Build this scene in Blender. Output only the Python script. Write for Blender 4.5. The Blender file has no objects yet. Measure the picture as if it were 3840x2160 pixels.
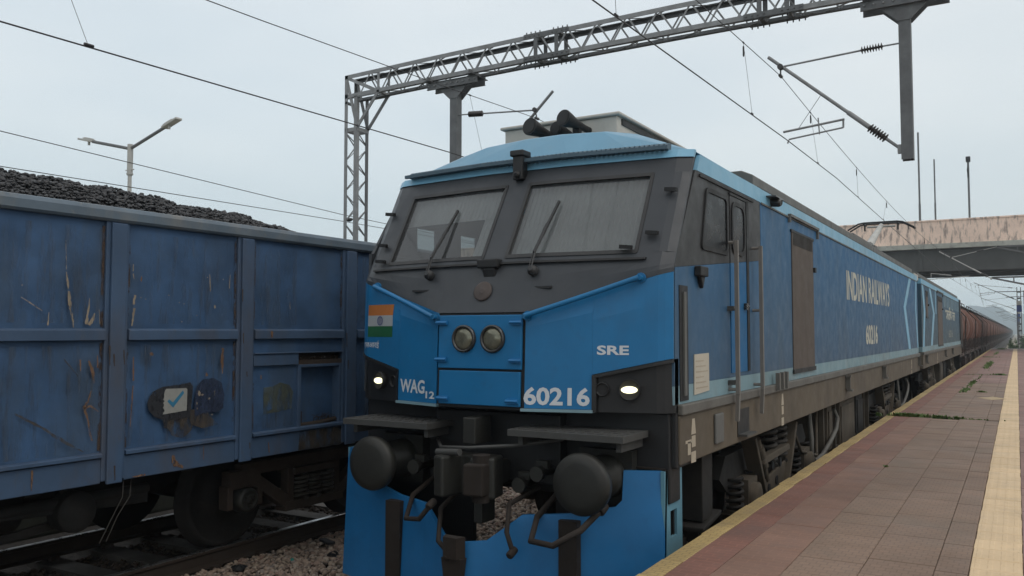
import bpy, bmesh, math, random
import numpy as np
from mathutils import Vector, Matrix, Euler

S = bpy.context.scene
R = math.radians
# ------------------------------------------------------------------ camera, sky, sun, exposure
cd = bpy.data.cameras.new("camera")
cam = bpy.data.objects.new("camera", cd)
S.collection.objects.link(cam)
cam.location = (3.72, 0.0, 2.21)
cam.rotation_euler = (R(90 + 2.96), 0, R(30.7))
cd.sensor_width = 36.0
cd.lens = 29.85
cd.clip_start = 0.05
cd.clip_end = 6000
S.camera = cam

SUN_EL, SUN_AZ = 52.0, 100.0            # azimuth from +y towards +x
w = bpy.data.worlds.new("World")
S.world = w
w.use_nodes = True
nt = w.node_tree
nt.nodes.clear()
N = nt.nodes.new
L = nt.links.new
out = N("ShaderNodeOutputWorld")
bg = N("ShaderNodeBackground")
bg.inputs["Strength"].default_value = 0.1
sky = N("ShaderNodeTexSky")
sky.sky_type = 'NISHITA'
sky.sun_disc = False
sky.sun_elevation = R(SUN_EL)
sky.sun_rotation = R(SUN_AZ)
sky.dust_density = 4.0
tc = N("ShaderNodeTexCoord")
sep = N("ShaderNodeSeparateXYZ")
L(tc.outputs["Generated"], sep.inputs[0])
# overcast veil: horizon colour to upper colour, brightening smoothly to the zenith
r1 = N("ShaderNodeValToRGB")
e = r1.color_ramp.elements
SKG = 1.13
def sc(c, k=SKG): return (c[0]*k*1.005, c[1]*k, c[2]*k*.995, 1)
e[0].position = 0.0; e[0].color = sc((.80, .875, .90))
e[1].position = 1.0; e[1].color = sc((.84, .855, .87))
for p, c in ((.06, (.66, .745, .78)), (.12, (.60, .685, .725)), (.24, (.655, .73, .775)), (.38, (.72, .775, .81)), (.65, (.79, .825, .85))):
    q = e.new(p); q.color = sc(c)
L(sep.outputs["Z"], r1.inputs[0])
mp = N("ShaderNodeMapping"); mp.inputs["Scale"].default_value = (1.2, 1.2, 3.5)
L(tc.outputs["Generated"], mp.inputs[0])
nz = N("ShaderNodeTexNoise"); nz.inputs["Scale"].default_value = 1.6; nz.inputs["Detail"].default_value = 3; nz.inputs["Roughness"].default_value = .5
L(mp.outputs[0], nz.inputs["Vector"])
rr = N("ShaderNodeValToRGB")
rr.color_ramp.elements[0].position = .35; rr.color_ramp.elements[0].color = (.91, .94, .965, 1)
rr.color_ramp.elements[1].position = .68; rr.color_ramp.elements[1].color = (1.08, 1.06, 1.045, 1)
L(nz.outputs["Fac"], rr.inputs[0])
mu = N("ShaderNodeMix"); mu.data_type = 'RGBA'; mu.blend_type = 'MULTIPLY'; mu.inputs[0].default_value = 1.0
L(r1.outputs[0], mu.inputs[6]); L(rr.outputs[0], mu.inputs[7])
# the veil is a touch warmer towards the hidden sun (+x)
wr = N("ShaderNodeMapRange"); wr.inputs["From Min"].default_value = -.55; wr.inputs["From Max"].default_value = .45
L(sep.outputs["X"], wr.inputs[0])
wm = N("ShaderNodeMix"); wm.data_type = 'RGBA'; wm.blend_type = 'MULTIPLY'
wm.inputs[7].default_value = (1.10, 1.045, 1.0, 1)
L(wr.outputs[0], wm.inputs[0]); L(mu.outputs[2], wm.inputs[6])
x10 = N("ShaderNodeVectorMath"); x10.operation = 'SCALE'; x10.inputs["Scale"].default_value = 10.0
L(wm.outputs[2], x10.inputs[0])
mx = N("ShaderNodeMix"); mx.data_type = 'RGBA'; mx.inputs[0].default_value = .93
L(sky.outputs[0], mx.inputs[6]); L(x10.outputs[0], mx.inputs[7])
L(mx.outputs[2], bg.inputs["Color"])
L(bg.outputs[0], out.inputs["Surface"])

sd = bpy.data.lights.new("sun", 'SUN')
sd.energy = 0.7
sd.angle = R(24)
sd.color = (1.0, .95, .88)
sun = bpy.data.objects.new("sun", sd)
S.collection.objects.link(sun)
v = Vector((math.sin(R(SUN_AZ))*math.cos(R(SUN_EL)), math.cos(R(SUN_AZ))*math.cos(R(SUN_EL)), math.sin(R(SUN_EL))))
sun.rotation_euler = v.to_track_quat('Z', 'Y').to_euler()

S.view_settings.view_transform = 'Standard'
S.view_settings.look = 'None'
S.view_settings.exposure = 0.0
S.view_settings.gamma = 1.0
S.view_settings.use_curve_mapping = False
S.render.engine = 'CYCLES'
S.cycles.max_bounces = 6
S.cycles.volume_bounces = 2
S.cycles.use_denoising = True
S.cycles.transparent_max_bounces = 12

# ------------------------------------------------------------------ materials
# factor on each material's colours, tuned for tone; undersides lowered for deep shade
ALB = dict(loco_pale_blue_paint=.80, loco_pale_blue_lower=.66, loco_roof_blue=.70, dirty_tan_underframe=.40, underframe_lip_grey=.46, dusty_bogie_tan=.36, dark_bogie_steel=.2,
           step_plate_grey=.32, buffer_steel=.33, rusty_dark_brown=.30, spring_steel_rust=.28, black_paint=.5, black_rubber=.6, brown_dusty_door=.60, white_lettering=.9, cream_lettering=.85, cream_notice=.75, cream_marking=.75,
           galvanised_steel=.95, dark_galvanised=.9, coal_lump=1.0, coal_bed=.8, ballast_stone=1.2, ballast_bed=.42, concrete_sleeper=.60, shaded_stone=.42, red_paver=.78, brown_paver=1.0, red_paver_far=.85, brown_paver_far=1.0,
           yellow_edge_paint=.72, mixed_paver=.88, tactile_paver_yellow=.80, grey_platform_edge=.9, pink_washed_concrete=1.75, ledge_grey_concrete=1.05, girder_concrete=.5, tank_rust_brown=.50, tank_frame_rust=.55, mast_grey=.5,
           lamp_head_grey=1.0, weed_leaf=1.0, bush_leaf=1.0, hill_vegetation=1.0, ground_dirt=.9, roof_box_beige=1.05, bare_primer_scrape=.72, rust_scrape=.75, torn_paper=.50, cab_blind=1.55, cab_interior_grey=.9,
           wagon_coping_worn=.85, wagon_underframe_dark=.30, wagon_rust_brown=.36, rail_rusty_web=.6, rail_head_polished=1.0, headlamp_lens=1.0, faded_lettering=.9, faded_diamond_paint=1.0,
           flag_saffron=.62, flag_white=.6, flag_green=.55, grab_rail_grey=.9, platform_mortar=1.0)
def M(name, col, rough=.6, metal=0.0, var=.14, vs=2.0, dirt=0.0, dcol=(.05, .042, .036), ds=1.2, stretch=1.0,
      zg=None, bump=0.0, bs=30.0, rnd=0.0, world=False, spec=.5, brick=None, attr=None, dpos=(.50, .72)):
    m = bpy.data.materials.new(name)
    m.use_nodes = True
    k_ = ALB.get(name, .68)
    col = tuple(c*k_ for c in col); dcol = tuple(c*k_ for c in dcol)
    if zg: zg = (zg[0], zg[1], tuple(c*k_ for c in zg[2]), zg[3])
    t = m.node_tree
    b = t.nodes["Principled BSDF"]
    n = t.nodes.new; l = t.links.new
    b.inputs["Roughness"].default_value = rough
    b.inputs["Metallic"].default_value = metal
    b.inputs["Specular IOR Level"].default_value = spec
    if world:
        g = n("ShaderNodeNewGeometry"); vec = g.outputs["Position"]
    else:
        g = n("ShaderNodeTexCoord"); vec = g.outputs["Object"]
    def noise(scale, st=1.0, det=5):
        mpn = n("ShaderNodeMapping"); mpn.inputs["Scale"].default_value = (scale, scale, scale*st)
        l(vec, mpn.inputs[0])
        q = n("ShaderNodeTexNoise"); q.inputs["Scale"].default_value = 1.0; q.inputs["Detail"].default_value = det
        q.inputs["Roughness"].default_value = .62
        l(mpn.outputs[0], q.inputs["Vector"])
        return q.outputs["Fac"]
    def mix(fac, a, c, mode='MIX'):
        q = n("ShaderNodeMix"); q.data_type = 'RGBA'; q.blend_type = mode
        for sock, val in ((q.inputs[0], fac), (q.inputs[6], a), (q.inputs[7], c)):
            if isinstance(val, (int, float)): sock.default_value = val
            elif isinstance(val, tuple): sock.default_value = (val[0], val[1], val[2], 1)
            else: l(val, sock)
        return q.outputs[2]
    def rng(v_, a, b_, c=0.0, d=1.0):
        q = n("ShaderNodeMapRange"); l(v_, q.inputs[0])
        for i, x in enumerate((a, b_, c, d)): q.inputs[i+1].default_value = x
        return q.outputs[0]
    lo = tuple(max(0, c*(1-var)) for c in col); hi = tuple(c*(1+var) for c in col)
    c = mix(rng(noise(vs), .3, .7), lo, hi)
    if attr:
        at = n("ShaderNodeAttribute"); at.attribute_name = attr
        ramp = n("ShaderNodeValToRGB")
        l(at.outputs["Fac"], ramp.inputs[0])
        cols = [tuple(c*k_ for c in q_) for q_ in attr_cols[name]]
        el = ramp.color_ramp.elements
        el[0].color = (*cols[0], 1); el[1].color = (*cols[-1], 1)
        for i in range(1, len(cols)-1):
            q = el.new(i/(len(cols)-1)); q.color = (*cols[i], 1)
        c = mix(.75, c, ramp.outputs[0])
    if rnd:
        oi = n("ShaderNodeObjectInfo")
        c = mix(1.0, c, mix(oi.outputs["Random"], (1-rnd,)*3, (1+rnd,)*3), 'MULTIPLY')
    if brick:
        tb = n("ShaderNodeTexCoord")
        bt = n("ShaderNodeTexBrick")
        l(tb.outputs["Object"], bt.inputs["Vector"])
        bt.inputs["Scale"].default_value = 1.0
        bt.inputs["Brick Width"].default_value = brick[0]
        bt.inputs["Row Height"].default_value = brick[1]
        bt.inputs["Mortar Size"].default_value = brick[2]
        bt.inputs["Mortar Smooth"].default_value = .3
        bt.inputs["Color1"].default_value = (1, 1, 1, 1); bt.inputs["Color2"].default_value = (.9, .9, .9, 1)
        bt.inputs["Mortar"].default_value = (brick[3],)*3 + (1,)
        c = mix(1.0, c, bt.outputs["Color"], 'MULTIPLY')
    if dirt:
        c = mix(rng(noise(ds, stretch, 7), dpos[0], dpos[1], 0, dirt), c, dcol)
        c = mix(rng(noise(ds*6.3, min(1, stretch*1.5), 4), .58, .75, 0, dirt*.55), c, dcol)
    if zg:
        sp = n("ShaderNodeSeparateXYZ"); l(vec, sp.inputs[0])
        fz = rng(sp.outputs["Z"], zg[0], zg[1], 1.0, 0.0)
        mul = n("ShaderNodeMath"); mul.operation = 'MULTIPLY'; l(fz, mul.inputs[0]); l(rng(noise(1.7, .5), .2, .75, zg[3]*.45, zg[3]), mul.inputs[1])
        c = mix(mul.outputs[0], c, zg[2])
    l(c, b.inputs["Base Color"])
    l(rng(noise(vs*2.3), .3, .7, max(0, rough-.1), min(1, rough+.12)), b.inputs["Roughness"])
    if bump:
        bn = n("ShaderNodeBump"); bn.inputs["Strength"].default_value = bump; bn.inputs["Distance"].default_value = .02
        l(noise(bs, 1, 4), bn.inputs["Height"]); l(bn.outputs[0], b.inputs["Normal"])
    return m

def ragged(name, col, scale=22.0, st=.22, lo=.42, hi=.50, top=1.0, rough=.85):
    """a worn patch that breaks up into flecks where the coat still holds"""
    m = M(name, col, rough, var=.28, vs=9)
    t = m.node_tree; n = t.nodes.new; l = t.links.new
    tc_ = n("ShaderNodeTexCoord"); mp_ = n("ShaderNodeMapping"); mp_.inputs["Scale"].default_value = (scale, scale, scale*st); l(tc_.outputs["Object"], mp_.inputs[0])
    q = n("ShaderNodeTexNoise"); q.inputs["Scale"].default_value = 1.0; q.inputs["Detail"].default_value = 6; q.inputs["Roughness"].default_value = .7; l(mp_.outputs[0], q.inputs["Vector"])
    r_ = n("ShaderNodeMapRange"); l(q.outputs["Fac"], r_.inputs[0]); r_.inputs[1].default_value = lo; r_.inputs[2].default_value = hi; r_.inputs[4].default_value = top
    tr = n("ShaderNodeBsdfTransparent"); mx_ = n("ShaderNodeMixShader"); l(r_.outputs[0], mx_.inputs[0]); l(tr.outputs[0], mx_.inputs[1])
    l(t.nodes["Principled BSDF"].outputs[0], mx_.inputs[2]); l(mx_.outputs[0], t.nodes["Material Output"].inputs["Surface"])
    return m

attr_cols = {
 'shaded_stone': [(.085, .062, .05), (.20, .15, .11), (.28, .22, .17), (.15, .09, .07)],
 'ballast_stone': [(.085, .062, .05), (.22, .160, .118), (.31, .25, .19), (.17, .095, .075), (.36, .30, .24), (.11, .095, .09), (.26, .19, .14)],
 'coal_lump': [(.007, .007, .008), (.014, .014, .016), (.022, .022, .026), (.010, .010, .011)],
 'weed_leaf': [(.06, .12, .025), (.13, .20, .045), (.09, .15, .035)],
 'bush_leaf': [(.03, .07, .02), (.06, .12, .03), (.04, .09, .025)],
}
BLUE_FRONT = M("loco_blue_paint", (.016, .208, .475), .40, spec=.35, var=.10, dirt=.40, dcol=(.045, .13, .23), ds=1.6, stretch=.5, bump=.05, bs=2.5)
BLUE_SIDE = M("loco_dark_blue_paint", (.030, .155, .335), .5, var=.12, dirt=.5, dcol=(.075, .125, .17), ds=1.0, stretch=.12, zg=(1.4, 3.4, (.115, .135, .145), .85), spec=.22)
BLUE_SIDE2 = M("loco_grimy_blue_paint", (.035, .13, .235), .55, var=.12, dirt=.6, dcol=(.10, .125, .12), ds=.6, stretch=.2, zg=(1.4, 3.9, (.11, .125, .105), .95), spec=.22)
BLUE_DOOR = M("loco_door_blue", (.018, .155, .36), .5, spec=.2, dirt=.3, dcol=(.09, .12, .17))
CYAN = M("loco_pale_blue_paint", (.22, .50, .70), .42, var=.08, dirt=.35, dcol=(.26, .33, .36), ds=.9, stretch=.3)
CYANLOW = M("loco_pale_blue_lower", (.26, .42, .48), .5, var=.1, dirt=.55, dcol=(.22, .22, .19), ds=.9, stretch=.4)
ROOFBLUE = M("loco_roof_blue", (.17, .40, .58), .38, var=.06, dirt=.3, dcol=(.26, .34, .38), ds=.8)
BAND = M("windscreen_band_grey", (.058, .065, .075), .45, var=.12, dirt=.35, dcol=(.085, .085, .085), ds=1.3, spec=.35)
BANDSIDE = M("cab_side_band_dark", (.045, .046, .048), .5, var=.15, dirt=.4, dcol=(.07, .062, .055), ds=1.5, spec=.35)
RAILG = M("grab_rail_grey", (.20, .19, .175), .6, dirt=.3, dcol=(.13, .115, .1), ds=3)
BLACK = M("black_paint", (.018, .019, .021), .55, var=.25, dirt=.4, dcol=(.045, .043, .040))
RUBBER = M("black_rubber", (.012, .012, .013), .6)
GREYP = M("roof_equipment_grey", (.16, .16, .15), .6, dirt=.5, dcol=(.09, .085, .08), ds=1.0)
BEIGE = M("roof_box_beige", (.42, .40, .36), .6, dirt=.4, dcol=(.25, .23, .2))
SOLE = M("dirty_tan_underframe", (.24, .190, .130), .75, var=.2, dirt=.6, dcol=(.12, .095, .075), ds=1.2, stretch=.5)
SOLETOP = M("underframe_lip_grey", (.24, .23, .205), .7, dirt=.5, dcol=(.15, .13, .11))
BOGIE = M("dusty_bogie_tan", (.19, .15, .105), .85, var=.25, dirt=.6, dcol=(.06, .05, .042), ds=2.5)
BOGIED = M("dark_bogie_steel", (.05, .043, .037), .8, var=.25, dirt=.5, dcol=(.09, .07, .05), ds=2.5)
STEPM = M("step_plate_grey", (.21, .21, .20), .6, metal=.2, dirt=.5, dcol=(.1, .1, .095), ds=4)
BUFF = M("buffer_steel", (.075, .075, .065), .55, metal=.2, dirt=.7, dcol=(.03, .03, .028), ds=3)
RUSTY = M("rusty_dark_brown", (.055, .038, .028), .85, dirt=.5, dcol=(.10, .055, .03), ds=3)
PLOUGH = M("plough_blue_paint", (.017, .205, .50), .45, var=.1, dirt=.3, dcol=(.02, .08, .19), ds=1.4)
PLOUGHSIDE = M("plough_side_blue", (.16, .38, .50), .5, dirt=.5, dcol=(.15, .2, .2))
BROWNDOOR = M("brown_dusty_door", (.135, .105, .085), .75, var=.12, dirt=.35, dcol=(.09, .075, .065), ds=.9, stretch=.3)
WHITEP = M("white_lettering", (.60, .63, .66), .55, var=.08)
CREAM = M("cream_lettering", (.56, .55, .46), .6, var=.1)
CREAMP = M("cream_notice", (.60, .55, .45), .6, dirt=.2, dcol=(.4, .35, .3))
MARK = M("cream_marking", (.50, .43, .33), .65, dirt=.3, dcol=(.3, .25, .2))
SAFF = M("flag_saffron", (.62, .20, .035), .55)
WHT = M("flag_white", (.55, .58, .60), .55)
GRN = M("flag_green", (.012, .17, .06), .55)
NAVY = M("flag_navy", (.10, .12, .30), .55)
VISOR = M("visor_shaded_blue", (.085, .15, .20), .55)  # roof paint darkened; shade between the louvre ribs is in the colour
EMBL = M("emblem_bronze", (.085, .065, .058), .7)
INSIDE = M("cab_interior_grey", (.22, .22, .21), .7)
BLIND = M("cab_blind", (.30, .30, .29), .8)
GALV = M("galvanised_steel", (.25, .255, .26), .55, metal=.25, var=.2, vs=5, dirt=.45, dcol=(.15, .145, .13), ds=3)
GALVD = M("dark_galvanised", (.135, .14, .145), .6, metal=.2, var=.2, vs=4, dirt=.4, dcol=(.08, .075, .07), ds=3)  # darker galvanised steel, given to the gantry's rear chords among others
INSU = M("brown_insulator", (.05, .042, .04), .35)
WIRE = M("copper_wire_dark", (.055, .05, .052), .5, metal=.4)
WBLUE = M("wagon_blue_paint", (.057, .122, .24), .6, var=.30, vs=2.4, dirt=.65, dcol=(.085, .11, .135), ds=1.3, stretch=.3, bump=.12, bs=6, spec=.3)
WBLUE2 = M("wagon_rib_blue", (.058, .110, .20), .65, var=.2, vs=2, dirt=.6, dcol=(.10, .08, .065), ds=2.2, stretch=.3, bump=.1, bs=9)
WTOP = M("wagon_coping_worn", (.105, .145, .185), .6, var=.2, dirt=.75, dcol=(.21, .20, .18), ds=2.6, stretch=.6)
EDGERUST = ragged("weld_line_rust", (.10, .062, .042), 9, .5, .46, .62, .9)
STREAK = ragged("dirty_run_streaks", (.085, .095, .105), 17, .10, .52, .78, .42)
WRUST = M("wagon_rust_brown", (.11, .075, .055), .85, var=.3, dirt=.6, dcol=(.04, .035, .032), ds=2)
WDARK = M("wagon_underframe_dark", (.035, .031, .028), .85, var=.3, dirt=.5, dcol=(.07, .05, .035), ds=3)
SPRING = M("spring_steel_rust", (.10, .085, .07), .75)
SCRAPE = ragged("bare_primer_scrape", (.33, .27, .20), 26, .25, .36, .46)
SCRAPE2 = ragged("rust_scrape", (.20, .11, .06), 24, .25, .38, .50)
TAR = ragged("tar_black", (.022, .024, .03), 30, .6, .30, .46, .95)
PATCHB = ragged("dark_blue_patch", (.020, .036, .08), 22, .6, .30, .52, .9)
STAINY = ragged("faded_yellow_green_stain", (.12, .14, .105), 14, .4, .34, .66, .8)
STAINB = ragged("brown_muck", (.085, .068, .052), 14, .35, .36, .62, .85)
PAPER = M("torn_paper", (.52, .52, .48), .8, var=.15, vs=14, dirt=.45, dcol=(.28, .26, .23), ds=14)
TEAL = M("tick_blue", (.03, .20, .34), .7)
COALM = M("coal_lump", (.012, .012, .014), .45, attr='rnd', spec=.5)
COALB = M("coal_bed", (.010, .010, .011), .7)
STONED = M("shaded_stone", (.16, .125, .10), .85, attr='rnd', world=True, vs=9)  # ballast recoloured darker to hold the shade under the wagon
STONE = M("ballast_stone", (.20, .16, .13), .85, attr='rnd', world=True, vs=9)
BALB = M("ballast_bed", (.11, .09, .075), .9, world=True, var=.5, vs=18, bump=1.0, bs=16, dirt=.6, dcol=(.05, .042, .035), ds=2)
RAILM = M("rail_rusty_web", (.055, .038, .028), .8, world=True)
RAILT = M("rail_head_polished", (.42, .42, .43), .28, metal=.9, var=.06, world=True)
SLEEP = M("concrete_sleeper", (.15, .135, .12), .85, var=.25, vs=3, dirt=.5, dcol=(.06, .05, .042), ds=2, world=True)
TILER = M("red_paver", (.230, .106, .078), .72, var=.18, vs=1.1, world=True, rnd=.06, dirt=.55, dcol=(.15, .105, .09), ds=1.5, brick=(.128, .064, .0050, 1.22))
TILEM = M("mixed_paver", (.222, .126, .090), .72, var=.2, vs=1.0, world=True, rnd=.05, dirt=.6, dcol=(.16, .11, .095), ds=1.4, brick=(.128, .064, .0045, 1.12))
TILEB = M("brown_paver", (.208, .138, .098), .72, var=.20, vs=.9, world=True, rnd=.045, dirt=.6, dcol=(.15, .118, .09), ds=1.3, brick=(.064, .064, .0045, .72))
TILEY = M("yellow_edge_paint", (.52, .37, .15), .7, var=.22, vs=1.5, world=True, rnd=.10, dirt=.6, dcol=(.27, .20, .11), ds=3.5, brick=(.07, .045, .004, .55))
TACT = M("tactile_paver_yellow", (.755, .56, .34), .7, var=.07, vs=1.5, world=True, rnd=.05, dirt=.45, dcol=(.46, .35, .23), ds=2.5)
PLAT = M("platform_mortar", (.115, .080, .070), .9, world=True, var=.3, vs=3)
PWALL = M("platform_wall_stone", (.10, .09, .08), .9, world=True, var=.4, vs=3, dirt=.6, bump=.6, bs=5)
GREYPAVE = M("grey_platform_edge", (.34, .33, .33), .8, world=True)
GROUND = M("ground_dirt", (.30, .265, .20), .95, world=True, var=.35, vs=.15, dirt=.35, dcol=(.14, .15, .08), ds=.05)
HILL = M("hill_vegetation", (.020, .032, .036), .95, world=True, var=.35, vs=.02, dirt=.4, dcol=(.10, .09, .07), ds=.01)
CONCP = M("pink_washed_concrete", (.475, .365, .30), .85, var=.12, vs=.5, dirt=.8, dcol=(.13, .105, .095), ds=3.8, stretch=.25, dpos=(.50, .62))
CONCG = M("ledge_grey_concrete", (.34, .345, .31), .85, var=.2, vs=1, dirt=.7, dcol=(.13, .12, .11), ds=2.2)
CONCD = M("girder_concrete", (.15, .15, .145), .85, var=.2, vs=.4, dirt=.5, dcol=(.10, .10, .095), ds=.7, stretch=.15)
TANK = M("tank_rust_brown", (.235, .090, .055), .75, var=.25, vs=.8, dirt=.65, dcol=(.085, .055, .045), ds=.8, stretch=.5)
TANKD = M("tank_dark_walkway", (.055, .042, .036), .85, var=.3)
TANKF = M("tank_frame_rust", (.12, .08, .066), .85, var=.3, dirt=.5)
MASTM = M("mast_grey", (.20, .20, .20), .65, var=.2, vs=3)
LIGHTBLOCK = M("light_block_earth", (.045, .045, .03), .95, world=True, var=.4, vs=2)
PLATEB = M("mast_plate_blue", (.03, .07, .28), .5)
PLATEW = M("mast_plate_white", (.55, .55, .52), .5)
LAMPH = M("lamp_head_grey", (.40, .40, .38), .6, dirt=.4, dcol=(.2, .19, .17), ds=4)
LEAF = M("weed_leaf", (.06, .12, .03), .7, attr='rnd', world=True)
BUSHM = M("bush_leaf", (.05, .10, .03), .7, attr='rnd', world=True)
BARK = M("bush_stem", (.08, .06, .04), .9)
SLIP = M("slipper_rubber", (.022, .022, .028), .6)
SLIPR = M("slipper_strap_print", (.14, .03, .025), .6)
TEALP = M("teal_plastic", (.03, .30, .26), .4)
BIRD = M("bird_feathers", (.02, .02, .02), .7)
LENS = M("headlamp_lens", (.20, .19, .14), .12, metal=.5, var=.35, vs=25)
CHROME = M("dark_chrome", (.10, .10, .10), .3, metal=.6)

def emit(name, col, s):
    m = bpy.data.materials.new(name); m.use_nodes = True
    b = m.node_tree.nodes["Principled BSDF"]
    b.inputs["Base Color"].default_value = (.5, .5, .4, 1)
    b.inputs["Emission Color"].default_value = (*col, 1); b.inputs["Emission Strength"].default_value = s
    return m
LED = emit("marker_lamp_lit", (1.0, .95, .62), 1.7)

def glass(name, tint, tr):
    m = bpy.data.materials.new(name); m.use_nodes = True
    t = m.node_tree; t.nodes.clear()
    o = t.nodes.new("ShaderNodeOutputMaterial")
    a = t.nodes.new("ShaderNodeBsdfTransparent"); a.inputs[0].default_value = (*tint, 1)
    g = t.nodes.new("ShaderNodeBsdfGlossy"); g.inputs["Roughness"].default_value = .06; g.inputs[0].default_value = (.9, .93, .95, 1)
    d = t.nodes.new("ShaderNodeBsdfDiffuse"); d.inputs[0].default_value = (.15, .155, .16, 1)
    lw = t.nodes.new("ShaderNodeFresnel"); lw.inputs[0].default_value = 1.5
    m1 = t.nodes.new("ShaderNodeMixShader"); m1.inputs[0].default_value = tr
    m2 = t.nodes.new("ShaderNodeMixShader")
    t.links.new(a.outputs[0], m1.inputs[1]); t.links.new(d.outputs[0], m1.inputs[2])
    t.links.new(lw.outputs[0], m2.inputs[0]); t.links.new(m1.outputs[0], m2.inputs[1]); t.links.new(g.outputs[0], m2.inputs[2])
    t.links.new(m2.outputs[0], o.inputs[0])
    return m
GLASS = glass("windscreen_glass", (.80, .84, .85), .30)
DIRTYGLASS = glass("dirty_side_glass", (.36, .40, .40), .25)
SIDEGLASS = M("cab_side_glass_dark", (.010, .012, .015), .28, var=.3, spec=.12)

# ------------------------------------------------------------------ mesh building helpers
ORG = {}
class MB:
    def __init__(s): s.v = []; s.f = []; s.m = []; s.sm = []
    def add(s, vs, fs, mi=0, smooth=False):
        o = len(s.v); s.v += [tuple(p) for p in vs]
        for q in fs: s.f.append([i+o for i in q]); s.m.append(mi); s.sm.append(smooth)
        return s
    def box(s, x0, y0, z0, x1, y1, z1, mi=0):
        p = [(x, y, z) for z in (z0, z1) for y in (y0, y1) for x in (x0, x1)]
        return s.add(p, [(0, 2, 3, 1), (4, 5, 7, 6), (0, 1, 5, 4), (2, 6, 7, 3), (0, 4, 6, 2), (1, 3, 7, 5)], mi)
    def bar(s, p0, p1, w_, h, up=(0, 0, 1), mi=0):
        p0 = Vector(p0); p1 = Vector(p1); d = (p1-p0).normalized(); u = Vector(up)
        if abs(d.dot(u)) > .98: u = Vector((0, 1, 0)) if abs(d.y) < .9 else Vector((1, 0, 0))
        a = d.cross(u).normalized(); b = a.cross(d).normalized()
        vs = []
        for p in (p0, p1):
            for sa, sb in ((-1, -1), (1, -1), (1, 1), (-1, 1)): vs.append(p+a*(sa*w_/2)+b*(sb*h/2))
        return s.add(vs, [(3, 2, 1, 0), (4, 5, 6, 7), (0, 1, 5, 4), (1, 2, 6, 5), (2, 3, 7, 6), (3, 0, 4, 7)], mi)
    def angle(s, p0, p1, a, t=.012, e1=(0, 0, 1), e2=(0, 1, 0), mi=0):
        """an L-section bar running p0-p1 with legs along e1 and e2"""
        p0 = Vector(p0); p1 = Vector(p1); e1 = Vector(e1); e2 = Vector(e2)
        prof = [(0, 0), (a, 0), (a, t), (t, t), (t, a), (0, a)]
        vs = [p+e1*u+e2*w_ for p in (p0, p1) for u, w_ in prof]
        fs = [(i, (i+1) % 6, 6+(i+1) % 6, 6+i) for i in range(6)] + [(5, 4, 3, 2, 1, 0), (6, 7, 8, 9, 10, 11)]
        return s.add(vs, fs, mi)
    def tube(s, pts, r, n=8, mi=0, rs=None):
        pts = [Vector(p) for p in pts]; K = len(pts); vs = []
        prev = None
        for i, p in enumerate(pts):
            d = (pts[min(i+1, K-1)]-pts[max(i-1, 0)]).normalized()
            if prev is None:
                u = Vector((0, 0, 1)) if abs(d.z) < .9 else Vector((1, 0, 0))
                a = d.cross(u).normalized()
            else:
                a = (prev-d*prev.dot(d)).normalized()
            prev = a; b = d.cross(a)
            rad = rs[i] if rs else r
            for k in range(n):
                t = 2*math.pi*k/n; vs.append(p+a*(math.cos(t)*rad)+b*(math.sin(t)*rad))
        fs = [(i*n+k, i*n+(k+1) % n, (i+1)*n+(k+1) % n, (i+1)*n+k) for i in range(K-1) for k in range(n)]
        s.add(vs, fs, mi, True)
        s.add([vs[k] for k in range(n)], [tuple(range(n-1, -1, -1))], mi)
        s.add([vs[(K-1)*n+k] for k in range(n)], [tuple(range(n))], mi)
        return s
    def lathe(s, o, axis, prof, n=20, mi=0, smooth=True):
        """prof: list of (distance along axis, radius)"""
        o = Vector(o); d = Vector(axis).normalized()
        u = Vector((0, 0, 1)) if abs(d.z) < .9 else Vector((1, 0, 0))
        a = d.cross(u).normalized(); b = d.cross(a); vs = []
        for t, r in prof:
            for k in range(n):
                q = 2*math.pi*k/n; vs.append(o+d*t+a*(math.cos(q)*r)+b*(math.sin(q)*r))
        K = len(prof)
        fs = [(i*n+k, (i+1)*n+k, (i+1)*n+(k+1) % n, i*n+(k+1) % n) for i in range(K-1) for k in range(n)]
        s.add(vs, fs, mi, smooth)
        s.add(vs[:n], [tuple(range(n))], mi); s.add(vs[-n:], [tuple(range(n-1, -1, -1))], mi)
        return s
    def prism(s, poly, plane, a0, a1, mi=0):
        K = len(poly)
        def P(p, a):
            if plane == 'yz': return (a, p[0], p[1])
            if plane == 'xz': return (p[0], a, p[1])
            return (p[0], p[1], a)
        vs = [P(p, a0) for p in poly]+[P(p, a1) for p in poly]
        fs = [tuple(range(K)), tuple(range(2*K-1, K-1, -1))]+[(i, i+K, (i+1) % K+K, (i+1) % K) for i in range(K)]
        return s.add(vs, fs, mi)
    def coil(s, o, r, h, turns, wr, n=6, mi=0):
        pts = []
        for i in range(int(turns*10)+1):
            t = i/10.0; pts.append((o[0]+math.cos(t*6.2832)*r, o[1]+math.sin(t*6.2832)*r, o[2]+h*t/turns))
        return s.tube(pts, wr, n, mi)
    def data(s, name, mats, off=(0, 0, 0), fix=True):
        me = bpy.data.meshes.new(name)
        o = Vector(off)
        me.from_pydata([(p[0]-o.x, p[1]-o.y, p[2]-o.z) for p in s.v], [], s.f)
        for mt in (mats if isinstance(mats, (list, tuple)) else [mats]): me.materials.append(mt)
        me.polygons.foreach_set("material_index", s.m)
        me.polygons.foreach_set("use_smooth", s.sm)
        if fix:
            bm = bmesh.new(); bm.from_mesh(me); bmesh.ops.recalc_face_normals(bm, faces=bm.faces); bm.to_mesh(me); bm.free()
        me.update()
        return me
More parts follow.
